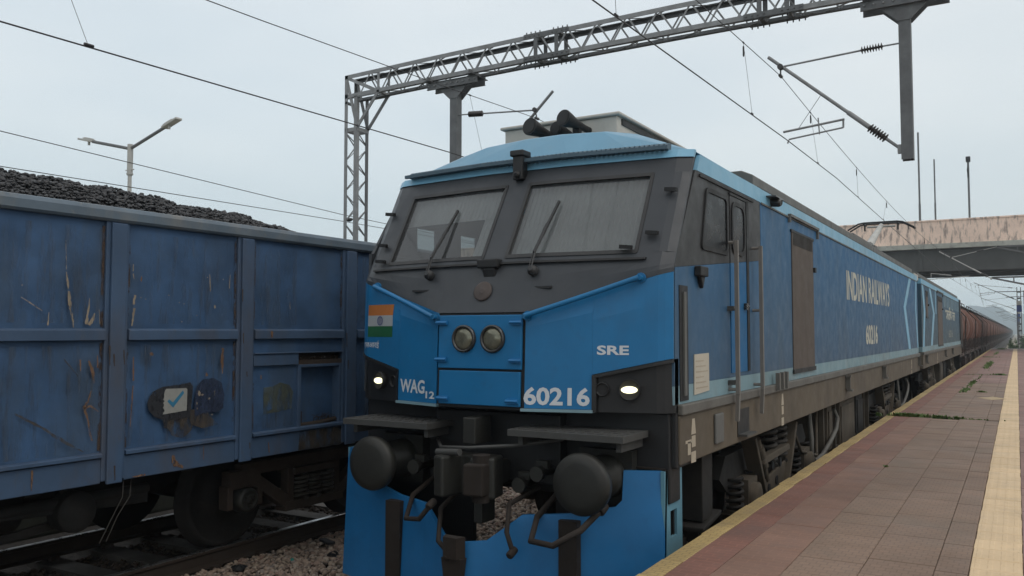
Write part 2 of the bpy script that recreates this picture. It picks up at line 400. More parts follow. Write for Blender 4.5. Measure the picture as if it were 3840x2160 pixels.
    def build(s, name, mats, parent=None, bevel=0.0, label=None, seg=2):
        org = ORG.get(parent.name, Vector()) if parent else Vector()
        o = bpy.data.objects.new(name, s.data(name, mats, org))
        S.collection.objects.link(o)
        if parent: o.parent = parent
        ORG[o.name] = org
        if bevel:
            b = o.modifiers.new("bevel", 'BEVEL'); b.width = bevel; b.segments = seg; b.limit_method = 'ANGLE'; b.angle_limit = R(38)
            b.harden_normals = False
        if label: o["label"] = label
        return o

def thing(name, label=None, cat=None, loc=(0, 0, 0), group=None, kind=None):
    o = bpy.data.objects.new(name, None); S.collection.objects.link(o)
    o.empty_display_size = .2
    o.location = loc; ORG[o.name] = Vector(loc)
    tag(o, label, cat, group, kind)
    return o
def tag(o, label=None, cat=None, group=None, kind=None):
    for k, v_ in (("label", label), ("category", cat), ("group", group), ("kind", kind)):
        if v_: o[k] = v_
    return o
def inst(me, name, parent, loc, rot=(0, 0, 0), scale=(1, 1, 1)):
    """a piece sharing mesh data; loc in world coordinates"""
    o = bpy.data.objects.new(name, me); S.collection.objects.link(o)
    org = ORG.get(parent.name, Vector()) if parent else Vector()
    o.location = Vector(loc)-org; o.rotation_euler = rot; o.scale = scale
    if parent: o.parent = parent
    return o
def copy_tree(o, parent=None):
    c = o.copy(); S.collection.objects.link(c)
    if parent: c.parent = parent
    for ch in list(o.children): copy_tree(ch, c)
    return c
def raw_mesh(name, verts, faces_n, faces, mat, attr=None, smooth=False):
    """fast mesh from numpy: faces (F, n)"""
    me = bpy.data.meshes.new(name)
    F, n = faces.shape
    me.vertices.add(len(verts)); me.vertices.foreach_set("co", verts.astype(np.float32).ravel())
    me.loops.add(F*n); me.loops.foreach_set("vertex_index", faces.astype(np.int32).ravel())
    me.polygons.add(F); me.polygons.foreach_set("loop_start", np.arange(0, F*n, n, dtype=np.int32))
    if attr is not None:
        a = me.attributes.new("rnd", 'FLOAT', 'POINT'); a.data.foreach_set("value", attr.astype(np.float32))
    me.materials.append(mat)
    me.update(calc_edges=True); me.validate()
    return me
def lumps(name, centers, sizes, mat, seed=1, flat=.72):
    rg = np.random.default_rng(seed)
    bm = bmesh.new(); bmesh.ops.create_icosphere(bm, subdivisions=1, radius=1.0)
    bv = np.array([v_.co[:] for v_ in bm.verts]); bf = np.array([[v_.index for v_ in f.verts] for f in bm.faces]); bm.free()
    n = len(centers); k = len(bv)
    q = rg.normal(size=(n, 4)); q /= np.linalg.norm(q, axis=1)[:, None]
    a, b, c, d = q.T
    Rm = np.stack([np.stack([1-2*(c*c+d*d), 2*(b*c-a*d), 2*(b*d+a*c)], 1), np.stack([2*(b*c+a*d), 1-2*(b*b+d*d), 2*(c*d-a*b)], 1),
                   np.stack([2*(b*d-a*c), 2*(c*d+a*b), 1-2*(b*b+c*c)], 1)], 1)
    loc = bv[None]*(1+rg.uniform(-.28, .28, size=(n, k, 1)))
    loc = loc*rg.uniform(.62, 1.15, size=(n, 1, 3))
    loc = np.einsum('nij,nkj->nki', Rm, loc)
    loc[:, :, 2] *= flat
    vs = loc*sizes[:, None, None]+centers[:, None, :]
    fs = (bf[None]+(np.arange(n)*k)[:, None, None]).reshape(-1, 3)
    at = np.repeat(rg.uniform(0, 1, n), k)
    o = bpy.data.objects.new(name, raw_mesh(name, vs.reshape(-1, 3), 3, fs, mat, at))
    S.collection.objects.link(o)
    return o
def text_mesh(body, fit_w, fit_h, name, mat, mapper, parent, bold=0.0, extr=None, smallcaps=None):
    cu = bpy.data.curves.new("lettering", 'FONT'); cu.body = body; cu.resolution_u = 3
    cu.offset = bold
    ob = bpy.data.objects.new("lettering_tmp", cu); S.collection.objects.link(ob)
    dg = bpy.context.evaluated_depsgraph_get(); dg.update()
    me = bpy.data.meshes.new_from_object(ob.evaluated_get(dg))
    bpy.data.objects.remove(ob); bpy.data.curves.remove(cu)
    co = np.array([v_.co[:] for v_ in me.vertices])
    if len(co) == 0: return None
    mn = co.min(0); mxx = co.max(0)
    org = ORG.get(parent.name, Vector()) if parent else Vector()
    for v_, p in zip(me.vertices, co):
        u = (p[0]-mn[0])/(mxx[0]-mn[0])*fit_w; q = (p[1]-mn[1])/(mxx[1]-mn[1])*fit_h
        v_.co = Vector(mapper(u, q))-org
    me.name = name; me.materials.clear(); me.materials.append(mat); me.update()
    o = bpy.data.objects.new(name, me); S.collection.objects.link(o)
    if parent: o.parent = parent
    ORG[o.name] = org
    return o
rnd = random.Random(7)
# ================================================================== SETTING
# ground
g = MB(); g.add([(-1450, -190, -.9), (850, -190, -.9), (850, 1740, -.9), (-1450, 1740, -.9)], [(0, 1, 2, 3)])
tag(g.build("ground", GROUND), "flat dusty ground around the railway", kind="structure")

# hills at the end of the line
rg = np.random.default_rng(3)
nx, ny = 140, 14
xs = np.linspace(-900, 700, nx); ys = np.linspace(1330, 1720, ny)
def ridge(x):
    a = -x/1500.0
    ang = math.degrees(math.atan2(x-3.7, 1500))
    h = 1.30+.38*math.exp(-((ang+1.1)/.55)**2)+.16*math.exp(-((ang+.7)/.22)**2)+.12*math.sin(ang*2.3)+.30*math.exp(-((ang+2.6)/.7)**2)
    h -= .45*max(0, min(1, (ang+.55)/.9)); h += .18*math.exp(-((ang-.25)/.25)**2)
    return math.tan(math.radians(max(.25, h)))*1500+2
hv = []
for j, y in enumerate(ys):
    for i, x in enumerate(xs):
        t = (y-1330)/(1500-1330) if y < 1500 else max(0, 1-(y-1500)/220)
        t = max(0, min(1, t)); h = ridge(x)*(t**.8)
        h += (2.2*math.sin(x*.09+j)+1.5*math.sin(x*.21+j*2.1))*t*.5+rg.uniform(-.6, .6)*t
        hv.append((x, y, -.9+max(0, h)))
hf = [(j*nx+i, j*nx+i+1, (j+1)*nx+i+1, (j+1)*nx+i) for j in range(ny-1) for i in range(nx-1)]
hm = MB(); hm.add(hv, hf, 0, True)
tag(hm.build("hills", HILL), "hazy blue hills beyond the end of the train", kind="structure")

# haze
hz = MB(); hz.box(-1500, -200, -2.0, 900, 1760, 62)
ho = hz.build("haze", [])
hmtl = bpy.data.materials.new("haze_air"); hmtl.use_nodes = True
tt = hmtl.node_tree; tt.nodes.clear()
oo = tt.nodes.new("ShaderNodeOutputMaterial"); pv = tt.nodes.new("ShaderNodeVolumePrincipled")
pv.inputs["Color"].default_value = (.79, .915, 1.0, 1); pv.inputs["Density"].default_value = .0008
pv.inputs["Anisotropy"].default_value = .6
tt.links.new(pv.outputs[0], oo.inputs["Volume"])
ho.data.materials.clear(); ho.data.materials.append(hmtl)
tag(ho, "thin haze over the whole railway", kind="stuff")

# ballast formation
TW = -4.30                                        # centre of the coal wagon's track
b = MB()
b.prism([(-8.0, -.895), (-6.6, -.22), (TW-.95, -.27), (TW+.95, -.27), (TW+1.05, -.215), (-2.2, -.205), (-.9, -.22), (.9, -.22), (1.78, -.23), (1.78, -.895)], 'xz', -30, 900)
tag(b.build("ballast_bed", BALB), "dark ballast bed under both railway tracks", kind="structure")
def scatter(x0, x1, y0, y1, n, s0, s1, z, seed, hump=0.0):
    r_ = np.random.default_rng(seed)
    x = r_.uniform(x0, x1, n); y = r_.uniform(y0, y1, n)
    s = s0+(s1-s0)*r_.beta(1.6, 2.6, n)
    zz = z+r_.uniform(-.012, .018, n)+.02*np.sin(x*5+1)*np.sin(y*3.1)+hump*np.exp(-((x+2.3)/.5)**2)
    return np.stack([x, y, zz], 1), s
c1, s1 = scatter(-3.34, -.92, 4.3, 14.5, 17500, .016, .048, -.195, 11, .035)
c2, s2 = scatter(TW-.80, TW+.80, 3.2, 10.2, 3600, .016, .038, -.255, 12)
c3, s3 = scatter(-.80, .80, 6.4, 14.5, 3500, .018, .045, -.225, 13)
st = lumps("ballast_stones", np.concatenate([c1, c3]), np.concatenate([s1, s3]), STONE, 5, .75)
tag(lumps("ballast_stones", c2, s2, STONED, 6, .75), "ballast stones coloured dark for shade between the rails under the coal wagon", kind="stuff")
tag(st, "loose brown and grey ballast stones between the tracks", kind="stuff")

# unseen earth mound added beyond the coal wagon's track to cut light beneath it
b = MB(); bk = [(-6.2, -.89), (-6.35, -.20), (-6.75, .55), (-7.3, 1.05), (-8.2, 1.2), (-14, .9), (-20, .2), (-24, -.89)]
b.prism(bk, 'xz', -30, 420); tag(b.build("light_block", LIGHTBLOCK), "dark earth bank beyond the coal wagon's track", kind="structure")
# tracks
def rail_mb(x, y0, y1):
    q = MB()
    prof = [(-.075, -.172), (.075, -.172), (.075, -.160), (.012, -.142), (.012, -.045), (.036, -.034), (.036, -.006), (.030, 0), (-.030, 0), (-.036, -.006), (-.036, -.034), (-.012, -.045), (-.012, -.142), (-.075, -.160)]
    K = len(prof); vs = [(x+a, y, z) for y in (y0, y1) for a, z in prof]
    for i in range(K):
        j = (i+1) % K
        q.add([vs[i], vs[j], vs[K+j], vs[K+i]], [(0, 1, 2, 3)], 1 if i in (6, 7, 8) else 0)
    q.add(vs[:K], [tuple(range(K-1, -1, -1))]); q.add(vs[K:], [tuple(range(K))])
    return q
slm = MB(); slm.prism([(-1.37, -.40), (1.37, -.40), (1.36, -.20), (.55, -.215), (-.55, -.215), (-1.36, -.20)], 'xz', -.13, .13)
sl_me = None
clip = MB()
for sx in (-1, 1):
    for dx in (-.09, .09):
        clip.box(sx*.874+dx-.035, -.05, -.20, sx*.874+dx+.035, .05, -.155)
for nm, x0, ya, yb, lab in (("railway_track", 0.0, 5.2, 46.0, "railway track under the blue locomotive beside the platform"), ("railway_track", TW, 2.6, 10.4, "railway track under the coal wagon, nearest rail shining")):
    t = thing(nm, lab, None, (x0, 8, 0), kind="structure")
    for sx in (-1, 1): rail_mb(x0+sx*.874, -30, 900).build("rail", [RAILM, RAILT], t)
    if sl_me is None: sl_me = slm.data("sleeper", SLEEP); clip_me = clip.data("rail_clip", RAILM)
    y = ya+.27
    while y < yb:
        s_ = inst(sl_me, "sleeper", t, (x0+rnd.uniform(-.02, .02), y, 0), (0, 0, rnd.uniform(-.01, .01)))
        ORG[s_.name] = Vector((0, 0, 0))
        c_ = bpy.data.objects.new("rail_clip", clip_me); S.collection.objects.link(c_); c_.parent = s_
        y += .62

# ------------------------------------------------------------------ platform
pf = thing("platform", "long station platform paved in red and brown tiles", None, (3, 10, .745), kind="structure")
q = MB(); q.prism([(1.80, -.895), (9.0, -.895), (9.0, .742), (1.80, .742)], 'xz', -8, 84.4)
q.build("platform_base", [PLAT], pf)
q = MB(); q.box(1.775, -8, -.893, 1.798, 84.4, .60); q.build("platform_wall", PWALL, pf)
q = MB(); q.box(1.742, -8, .62, 2.08, 84.4, .741); q.build("coping_slab", PWALL, pf)
q = MB(); q.box(1.74, 84.41, .55, 9.0, 86.2, .752); q.build("end_strip", GREYPAVE, pf)
def tile_mesh(nm, wx, wy, mat, h=.018, c=.004):
    m_ = MB(); x, y = wx/2-.0016, wy/2-.0016
    vs = [(-x, -y, 0), (x, -y, 0), (x, y, 0), (-x, y, 0), (-x, -y, h-c), (x, -y, h-c), (x, y, h-c), (-x, y, h-c), (-x+c, -y+c, h), (x-c, -y+c, h), (x-c, y-c, h), (-x+c, y-c, h)]
    fs = [(0, 1, 5, 4), (1, 2, 6, 5), (2, 3, 7, 6), (3, 0, 4, 7), (4, 5, 9, 8), (5, 6, 10, 9), (6, 7, 11, 10), (7, 4, 8, 11), (8, 9, 10, 11)]
    m_.add(vs, fs)
    return m_
ROW = .39
cols = [(1.868, 2.10, TILER), (2.10, 2.46, TILEM), (2.46, 2.86, TILEB), (2.86, 3.25, TILEB), (3.25, 3.43, TILEB)]
Y_IND, Y_END = 27.4, 84.3
def rowgen(y0, y1, off):
    y = y0+off
    while y < y1-.2:
        if not (15.85 < y+ROW < 16.28 and y < 16.06 < y+ROW): pass
        yield y
        y += ROW
        for gy in (16.06, 33.0):
            if y <= gy < y+ROW*.5: y = gy+.02
far = MB()
for ci, (xa, xb, mt) in enumerate(cols):
    me_ = tile_mesh("paving_tile", xb-xa, ROW, mt).data("paving_tile", mt)
    for y in rowgen(4.15, Y_END, (.0, .17, .05, .22, .12)[ci]):
        if y < Y_IND:
            inst(me_, "paving_tile", pf, ((xa+xb)/2, y+ROW/2, .742+rnd.uniform(-.0022, .002)), (rnd.uniform(-.003, .003), rnd.uniform(-.003, .003), rnd.uniform(-.004, .004)))
        else:
            far.box(xa+.003, y+.003, .742, xb-.003, y+ROW-.003, .76+rnd.uniform(-.002, .002), (0 if mt is TILER else 2 if mt is TILEM else 1))
for xa, xb, mi in [(c[0], c[1], (0 if c[2] is TILER else 2 if c[2] is TILEM else 1)) for c in cols]:
    y = -6.0
    while y < 4.1:
        far.box(xa+.003, y+.003, .742, xb-.003, y+ROW-.003, .76+rnd.uniform(-.002, .002), mi); y += ROW
x = 3.715
while x < 6.2:
    y = -4.0
    while y < Y_END:
        L_ = ROW if x < 4.0 else ROW*3
        far.box(x+.003, y+.003, .742, x+ROW-.003, min(Y_END, y+L_-.003), .76+rnd.uniform(-.002, .002), 1); y += L_
    x += ROW
fo = far.build("paving_field", [M("red_paver_far", (.235, .098, .080), .75, var=.2, vs=1.1, world=True, dirt=.5, dcol=(.15, .105, .09), ds=1.5),
                                M("brown_paver_far", (.225, .135, .115), .75, var=.22, vs=.9, world=True, dirt=.6, dcol=(.15, .115, .10), ds=1.3), TILEM], pf)
fo["kind"] = "stuff"
me_ = tile_mesh("edge_tile", .135, ROW, TILEY, .022).data("edge_tile", TILEY)
for y in rowgen(4.15, Y_END, .3):
    inst(me_, "edge_tile", pf, (1.8+rnd.uniform(-.006, .006), y+ROW/2, .741+rnd.uniform(-.002, .002)), (0, 0, rnd.uniform(-.012, .012)))
q = MB(); q.box(1.735, -8, .741, 1.866, 4.1+.3, .760); q.build("edge_strip", TILEY, pf)
tm = tile_mesh("tactile_tile", .284, .284, TACT, .017)
for k in range(4):
    x_ = -.105+.07*k
    for (ya, yb) in ((-.125, -.01), (.01, .125)):
        tm.add([(x_-.018, ya, .0165), (x_+.018, ya, .0165), (x_+.018, yb, .0165), (x_-.018, yb, .0165), (x_-.011, ya+.008, .0188), (x_+.011, ya+.008, .0188), (x_+.011, yb-.008, .0188), (x_-.011, yb-.008, .0188)],
               [(0, 1, 5, 4), (1, 2, 6, 5), (2, 3, 7, 6), (3, 0, 4, 7), (4, 5, 6, 7)])
me_ = tm.data("tactile_tile", TACT)
y = 4.3
while y < Y_END-.3:
    inst(me_, "tactile_tile", pf, (3.573+rnd.uniform(-.003, .003), y+.142, .742+rnd.uniform(-.002, .002)), (0, 0, rnd.uniform(-.006, .006))); y += .284
q = MB(); q.box(3.432, -8, .741, 3.712, 4.29, .760); q.build("tactile_strip", TACT, pf)
q = MB(); q.prism([(2.93, 21.35), (3.22, 20.85), (3.50, 21.3), (3.22, 21.9)], 'xy', .7625, .7645); q.build("diamond_marking", M("faded_diamond_paint", (.42, .32, .19), .8, world=True, dirt=.5, dcol=(.25, .17, .13), ds=6), pf)

# weeds in the joints
def weeds(spots, seed, label):
    r_ = np.random.default_rng(seed); V = []; F_ = []; A = []
    for (x, y, spread_x, spread_y, n, h) in spots:
        for _ in range(n):
            px = x+max(-1.6, min(1.6, r_.normal()*.55))*spread_x; py = y+max(-1.6, min(1.6, r_.normal()*.55))*spread_y
            ang = r_.uniform(0, 6.28); hh = h*r_.uniform(.35, 1.1); wv = r_.uniform(.006, .014)
            lean = r_.uniform(.2, 1.0)*hh
            dx, dy = math.cos(ang), math.sin(ang)
            o_ = len(V)
            V += [(px-dy*wv, py+dx*wv, .745), (px+dy*wv, py-dx*wv, .745), (px+dx*lean*.5+dy*wv*1.5, py+dy*lean*.5-dx*wv*1.5, .75+hh*.7), (px+dx*lean*.5-dy*wv*1.5, py+dy*lean*.5+dx*wv*1.5, .75+hh*.7), (px+dx*lean, py+dy*lean, .75+hh), (px+dx*lean, py+dy*lean, .752+hh)]
            F_ += [(o_, o_+1, o_+2, o_+3), (o_+3, o_+2, o_+4, o_+5)]; A += [r_.uniform()]*6
    o = bpy.data.objects.new("weeds", raw_mesh("weeds", np.array(V), 4, np.array(F_), LEAF, np.array(A)))
    S.collection.objects.link(o); tag(o, label, kind="stuff")
weeds([(2.12, 16.07, .36, .04, 330, .075), (2.60, 16.07, .2, .04, 120, .06), (3.0, 16.07, .35, .02, 60, .03), (2.84, 16.07, .05, .03, 40, .06)], 1, "dark green weeds along the expansion joint across the platform")
weeds([(2.58, 23.9, .08, .9, 110, .055), (2.61, 27.3, .06, 1.9, 150, .06), (2.66, 31.0, .04, 1.2, 40, .05), (2.62, 42.5, .11, 4.2, 420, .08), (2.3, 56, .5, .1, 120, .06), (2.5, 66, .1, 5, 150, .06), (2.6, 82, .25, 1.0, 200, .12)], 2, "patchy light green weeds along a lengthwise platform joint")
weeds([(3.18, 33.0, .16, .08, 110, .07), (2.95, 23.4, .10, .06, 45, .05), (2.45, 33.0, .7, .02, 70, .03), (2.46, 10.0, .02, .03, 9, .03)], 4, "small weed tufts near the tactile strip")

# ------------------------------------------------------------------ road bridge over the line
BY = 74.5
br = thing("road_bridge", "road overbridge with stained pink parapet crossing high over the train", "bridge", (0, BY+5, -.9))
q = MB(); q.box(-48, BY+.0, 9.15, 30, BY+.28, 11.02); q.box(-48, BY-.06, 10.93, 30, BY+.34, 11.06)
q.build("parapet", CONCP, br, .02)
q = MB(); q.box(-48, BY+9.6, 9.15, 30, BY+9.9, 11.0); q.build("parapet", CONCP, br, .02)
q = MB(); q.box(-48, BY-.18, 8.76, 30, BY+10.1, 9.148); q.build("deck_slab", CONCG, br, .02)
for k, yy in enumerate((BY+.35, BY+3.2, BY+6.1, BY+9.0)):
    q = MB(); q.prism([(yy, 7.30), (yy+.16, 7.0), (yy+.54, 7.0), (yy+.70, 7.30), (yy+.5, 7.55), (yy+.5, 8.757), (yy+.2, 8.757), (yy+.2, 7.55)], 'yz', -48, 30)
    if k == 0:
        q = MB(); q.box(-48, yy, 7.0, 30, yy+.6, 8.757)
    q.build("girder", CONCD, br, .02)
for xd in (-14.0, -6.4, -2.7, 1.2, 5.0):
    q = MB(); q.box(xd, BY+.95, 7.2, xd+.3, BY+9.0, 8.755); q.build("diaphragm", CONCD, br)
for xp in (-16.5, 13.0):
    q = MB(); q.box(xp, BY+1, -.89, xp+1.4, BY+9, 6.99); q.build("pier", CONCG, br, .05)
q = MB(); q.box(-2.9, BY+.25, 7.0-.0, -2.6, BY+.345, 8.755); q.build("stiffener", CONCD, br)
for k, (xb, zt, r_, lab) in enumerate(((-2.73, 18.3, .07, "tallest slim bare pole standing on the bridge parapet"), (-1.61, 16.0, .055, "shorter bare pole in the middle of three on the bridge"))):
    p = thing("bridge_pole", lab, "pole", (xb, BY+.6, 9.15), group="poles on the bridge")
    q = MB(); q.tube([(xb, BY+.6, 9.15), (xb, BY+.6, 12.5)], r_*1.25, 8); q.tube([(xb, BY+.6, 12.5), (xb, BY+.6, zt)], r_, 8); q.build("pole", GALVD, p)
    q = MB(); q.box(xb-.16, BY+.44, 9.15, xb+.16, BY+.76, 9.6); q.build("base_plate", GALVD, p)
p = thing("camera_pole", "bridge pole topped by a small dark camera box", "pole", (.78, BY+.6, 9.15), group="poles on the bridge")
q = MB(); q.tube([(.78, BY+.6, 9.15), (.78, BY+.6, 15.6)], .075, 8); q.build("pole", GALVD, p)
q = MB(); q.box(.62, BY+.4, 15.55, .94, BY+.85, 15.95); q.build("camera_head", BLACK, p, .03)
q = MB(); q.tube([(.78, BY+.52, 15.5), (.70, BY+.5, 14.9), (.75, BY+.5, 14.4)], .03, 6); q.box(.70, BY+.44, 14.3, .82, BY+.56, 15.0); q.build("cable_box", BLACK, p)
# ================================================================== ELECTRIC LOCOMOTIVE, leading section
def lerp(pts, z):
    if z <= pts[0][0]: return pts[0][1]
    for (a, fa), (c, fc) in zip(pts, pts[1:]):
        if z <= c: return fa+(fc-fa)*(z-a)/(c-a)
    return pts[-1][1]
YC = [(1.60, 5.735), (2.36, 5.765), (2.79, 5.955), (3.62, 6.46), (3.80, 6.58)]
YE = [(1.60, 6.045), (2.69, 6.075), (3.62, 6.58), (3.80, 6.68)]
def fy(x, z):
    a = max(0, min(1, (abs(x)-.40)/1.1))
    y = lerp(YC, z)+(lerp(YE, z)-lerp(YC, z))*a
    if abs(x) > 1.38: y += .05*((abs(x)-1.38)/.12)**2
    return y
def sheet(mb, x0, x1, z0, z1, off, nx_=8, nz_=6):
    vs = [(x0+(x1-x0)*i/nx_, fy(x0+(x1-x0)*i/nx_, z0+(z1-z0)*j/nz_)-off, z0+(z1-z0)*j/nz_) for j in range(nz_+1) for i in range(nx_+1)]
    return mb.add(vs, [(j*(nx_+1)+i, j*(nx_+1)+i+1, (j+1)*(nx_+1)+i+1, (j+1)*(nx_+1)+i) if x1 > x0 else (j*(nx_+1)+i, (j+1)*(nx_+1)+i, (j+1)*(nx_+1)+i+1, j*(nx_+1)+i+1) for j in range(nz_) for i in range(nx_)], 0, True)
def patch(mb, x0, x1, zl, zu, off=0.0, thick=.03, nx_=10, nz_=6, mi=0):
    """a curved sheet lying on the nose between heights zl(x) and zu(x), 'off' proud of it"""
    zl_ = zl if callable(zl) else (lambda x: zl); zu_ = zu if callable(zu) else (lambda x: zu)
    vs = []
    for lay in (off, off-thick):
        for j in range(nz_+1):
            for i in range(nx_+1):
                x = x0+(x1-x0)*i/nx_; z = zl_(x)+(zu_(x)-zl_(x))*j/nz_
                vs.append((x, fy(x, z)-lay, z))
    W = nx_+1; H = nz_+1; K = W*H; fs = []; 
    for j in range(nz_):
        for i in range(nx_):
            a = j*W+i; fs.append((a, a+1, a+W+1, a+W)); fs.append((K+a, K+a+W, K+a+W+1, K+a+1))
    for i in range(nx_):
        fs.append((i, K+i, K+i+1, i+1)); a = nz_*W+i; fs.append((a, a+1, K+a+1, K+a))
    for j in range(nz_):
        a = j*W; fs.append((a, a+W, K+a+W, K+a)); a = j*W+nx_; fs.append((a, K+a, K+a+W, a+W))
    mb.add(vs, fs, mi)
    return mb
lo = thing("electric_locomotive", "blue twin unit electric locomotive leading section with black windscreen band and flag, passing the platform", "locomotive", (0, 6.1, 0))
zV = lambda x: 2.365+max(0, abs(x)-.42)/1.08*.30
zLow = lambda x: 1.62
# blue lower nose, one sheet each side; the lamp pockets are cut out by where the sheet starts
zPock = lambda x: 1.885+max(0, abs(x)-.93)/.57*.125
XE_ = {-1: -1.55, 1: 1.5}
for sgn in (-1, 1):
    q = MB()
    patch(q, sgn*.42, sgn*.93, 1.62, zV, nx_=6)
    patch(q, sgn*.931, XE_[sgn], zPock, zV, nx_=12)
    q.build("nose_side", BLUE_FRONT, lo)
    q = MB()       # the black lamp pocket, set back, with its own rim
    patch(q, sgn*.935, XE_[sgn], 1.60, lambda x: zPock(x)-.003, off=-.035, thick=.08, nx_=10, nz_=3)
    patch(q, sgn*.932, XE_[sgn], lambda x: zPock(x)-.03, lambda x: zPock(x)-.004, off=.012, thick=.05, nx_=10, nz_=1)
    patch(q, sgn*.932, sgn*.965, 1.60, 1.86, off=.010, thick=.05, nx_=2, nz_=2)
    q.build("lamp_pocket", BLACK, lo)
    q = MB(); xh = sgn*1.195; yh = fy(xh, 1.775)
    nrm = Vector((sgn*.32, -1, 0)).normalized()
    q.lathe(Vector((xh, yh+.03, 1.775)), nrm, [(0, .082), (.045, .082), (.05, .076), (.03, .07), (.03, .02)], 20)
    q.lathe(Vector((xh-sgn*.20, yh-.025, 1.775)), nrm, [(0, .055), (.035, .055), (.04, .048), (.02, .04)], 16)
    q.build("marker_lamp_housing", RUBBER, lo)
    q = MB()
    a = Vector((0, 0, 1)); bb = nrm.cross(a)
    c0 = Vector((xh, yh+.03, 1.775))+nrm*.034
    vs = []; 
    for t in (0, .014):
        for k in range(16):
            an = k*math.pi/8; vs.append(c0+nrm*t+bb*(.062*math.cos(an))+a*(.027*math.sin(an)))
    q.add(vs, [(k, (k+1) % 16, 16+(k+1) % 16, 16+k) for k in range(16)]+[tuple(range(15, -1, -1)), tuple(range(16, 32))])
    q.build("marker_lamp", LED, lo)
q = MB(); patch(q, -.415, .415, 1.60, 2.36, off=-.012, thick=.05, nx_=2, nz_=2); q.build("nose_backing", BLACK, lo)
# centre hinged panels
pu = MB(); patch(pu, -.395, .395, 1.915, 2.345, off=.016, thick=.03, nx_=2, nz_=2)
pu = pu.build("nose_panel", BLUE_FRONT, lo, .006)
pl_ = MB(); patch(pl_, -.385, .385, 1.625, 1.897, off=.012, thick=.03, nx_=2, nz_=2)
pl_ = pl_.build("nose_panel", BLUE_FRONT, lo, .006)
for (px, pz, par) in ((-.355, 2.285, pu), (.355, 2.285, pu), (-.355, 1.985, pu), (.355, 1.985, pu), (-.33, 1.67, pl_), (.33, 1.67, pl_)):
    q = MB(); y = fy(px, pz)-.018; q.box(px-.05, y-.022, pz-.018, px+.05, y+.004, pz+.018); q.tube([(px-.055, y-.02, pz), (px+.055, y-.02, pz)], .013, 8)
    q.build("hinge", PLOUGH, par)
for sx in (-1, 1):
    q = MB(); y = fy(0, 2.16)-.016; x = sx*.137
    q.lathe((x, y, 2.155), (0, -1, 0), [(0, .112), (.022, .112), (.03, .104), (.03, .094), (.006, .090)], 28)
    h = q.build("headlight", CHROME, lo)
    q = MB(); q.lathe((x, y-.004, 2.155), (0, -1, 0), [(0, .090), (.008, .090), (.016, .07), (.02, .03), (.021, .004)], 28); q.build("headlight_lens", LENS, h)
# bottom lip of the nose
for sgn in (-1, 1): patch(MB(), sgn*.40, sgn*.94, 1.596, 1.617, off=.022, thick=.06, nx_=6, nz_=1).build("nose_lip", CYANLOW, lo)
# black band with two openings for the windscreens
WX0, WX1, WZ0, WZ1 = .11, 1.215, 2.825, 3.50
q = MB()
patch(q, -.42, .42, 2.366, WZ0, nx_=4, nz_=6)
for sgn in (-1, 1):
    patch(q, sgn*.42, XE_[sgn], lambda x: zV(x)+.002, WZ0, nx_=12, nz_=5)
    patch(q, sgn*WX1, XE_[sgn], WZ0, WZ1, nx_=5, nz_=6)
patch(q, -WX0, WX0, WZ0, WZ1, nx_=2, nz_=6)
patch(q, -1.55, 1.5, WZ1, 3.63, nx_=26, nz_=3)
band = q.build("windscreen_band", BAND, lo)
for sgn in (-1, 1):
    q = MB(); sheet(q, sgn*(WX0-.01), sgn*(WX1+.01), WZ0-.01, WZ1+.01, -.018)
    gl = q.build("windscreen", GLASS, lo)
    q = MB()
    for (xa, xb, za, zb) in ((WX0, WX1, WZ0-.008, WZ0+.022), (WX0, WX1, WZ1-.022, WZ1+.008), (WX0-.008, WX0+.02, WZ0, WZ1), (WX1-.02, WX1+.008, WZ0, WZ1)):
        patch(q, sgn*xa, sgn*xb, za, zb, off=.008, thick=.03, nx_=8, nz_=3)
    q.build("windscreen_seal", BANDSIDE, gl)
    # wiper: motor under the glass, arm, blade
    wx = .42 if sgn > 0 else -.62
    q = MB(); y = fy(wx, 2.66)
    q.lathe((wx, y, 2.69), (0, -1, .35), [(0, .042), (.04, .042), (.05, .034), (.07, .02)], 14)
    q.box(wx-.17, y-.035, 2.555, wx+.17, y+.01, 2.572)
    top = Vector((wx+.02, fy(wx, 3.10)-.035, 3.10))
    q.tube([(wx, y-.06, 2.69), (wx-.01, fy(wx, 2.85)-.05, 2.86), top], .008, 6)
    q.tube([(wx-.03, y-.05, 2.69), (wx-.03, fy(wx, 2.85)-.045, 2.86), top+Vector((-.02, 0, 0))], .006, 6)
    wi = q.build("wiper", BANDSIDE, lo)
    q = MB(); q.bar(top+Vector((.025, .145, .20)), top+Vector((-.04, -.175, -.25)), .018, .022, (0, 1, 0)); q.build("wiper_blade", BANDSIDE, wi)
# sun blinds and a plain cab interior behind the glass
for (x0_, x1_, z0_, z1_, lab) in ((.10, 1.26, 2.80, 3.46, 0), (-1.26, -.10, 3.20, 3.46, 1), (-.29, -.10, 2.82, 3.20, 2)):
    q = MB(); n_ = int((x1_-x0_)/.022); vs = []
    for j in range(2):
        z = (z0_, z1_)[j]
        for i in range(n_+1):
            x = x0_+(x1_-x0_)*i/n_; vs.append((x, fy(x, z)+.09+(.02 if i % 2 else 0), z))
    q.add(vs, [(i, i+1, n_+2+i, n_+1+i) for i in range(n_)]); q.build("sun_blind", BLIND, lo)
q = MB()
q.box(-1.46, 6.45, 2.55, 1.46, 8.6, 2.60)
q.prism([(6.25, 2.6), (6.75, 2.6), (6.75, 2.86), (6.45, 2.80)], 'yz', -1.40, 1.40)
q.box(-1.46, 8.55, 2.0, 1.46, 8.62, 3.58)
q.box(-.9, 7.1, 2.6, -.45, 7.6, 2.75); q.box(-.9, 7.55, 2.7, -.45, 7.68, 3.2)
q.build("cab_interior", INSIDE, lo)
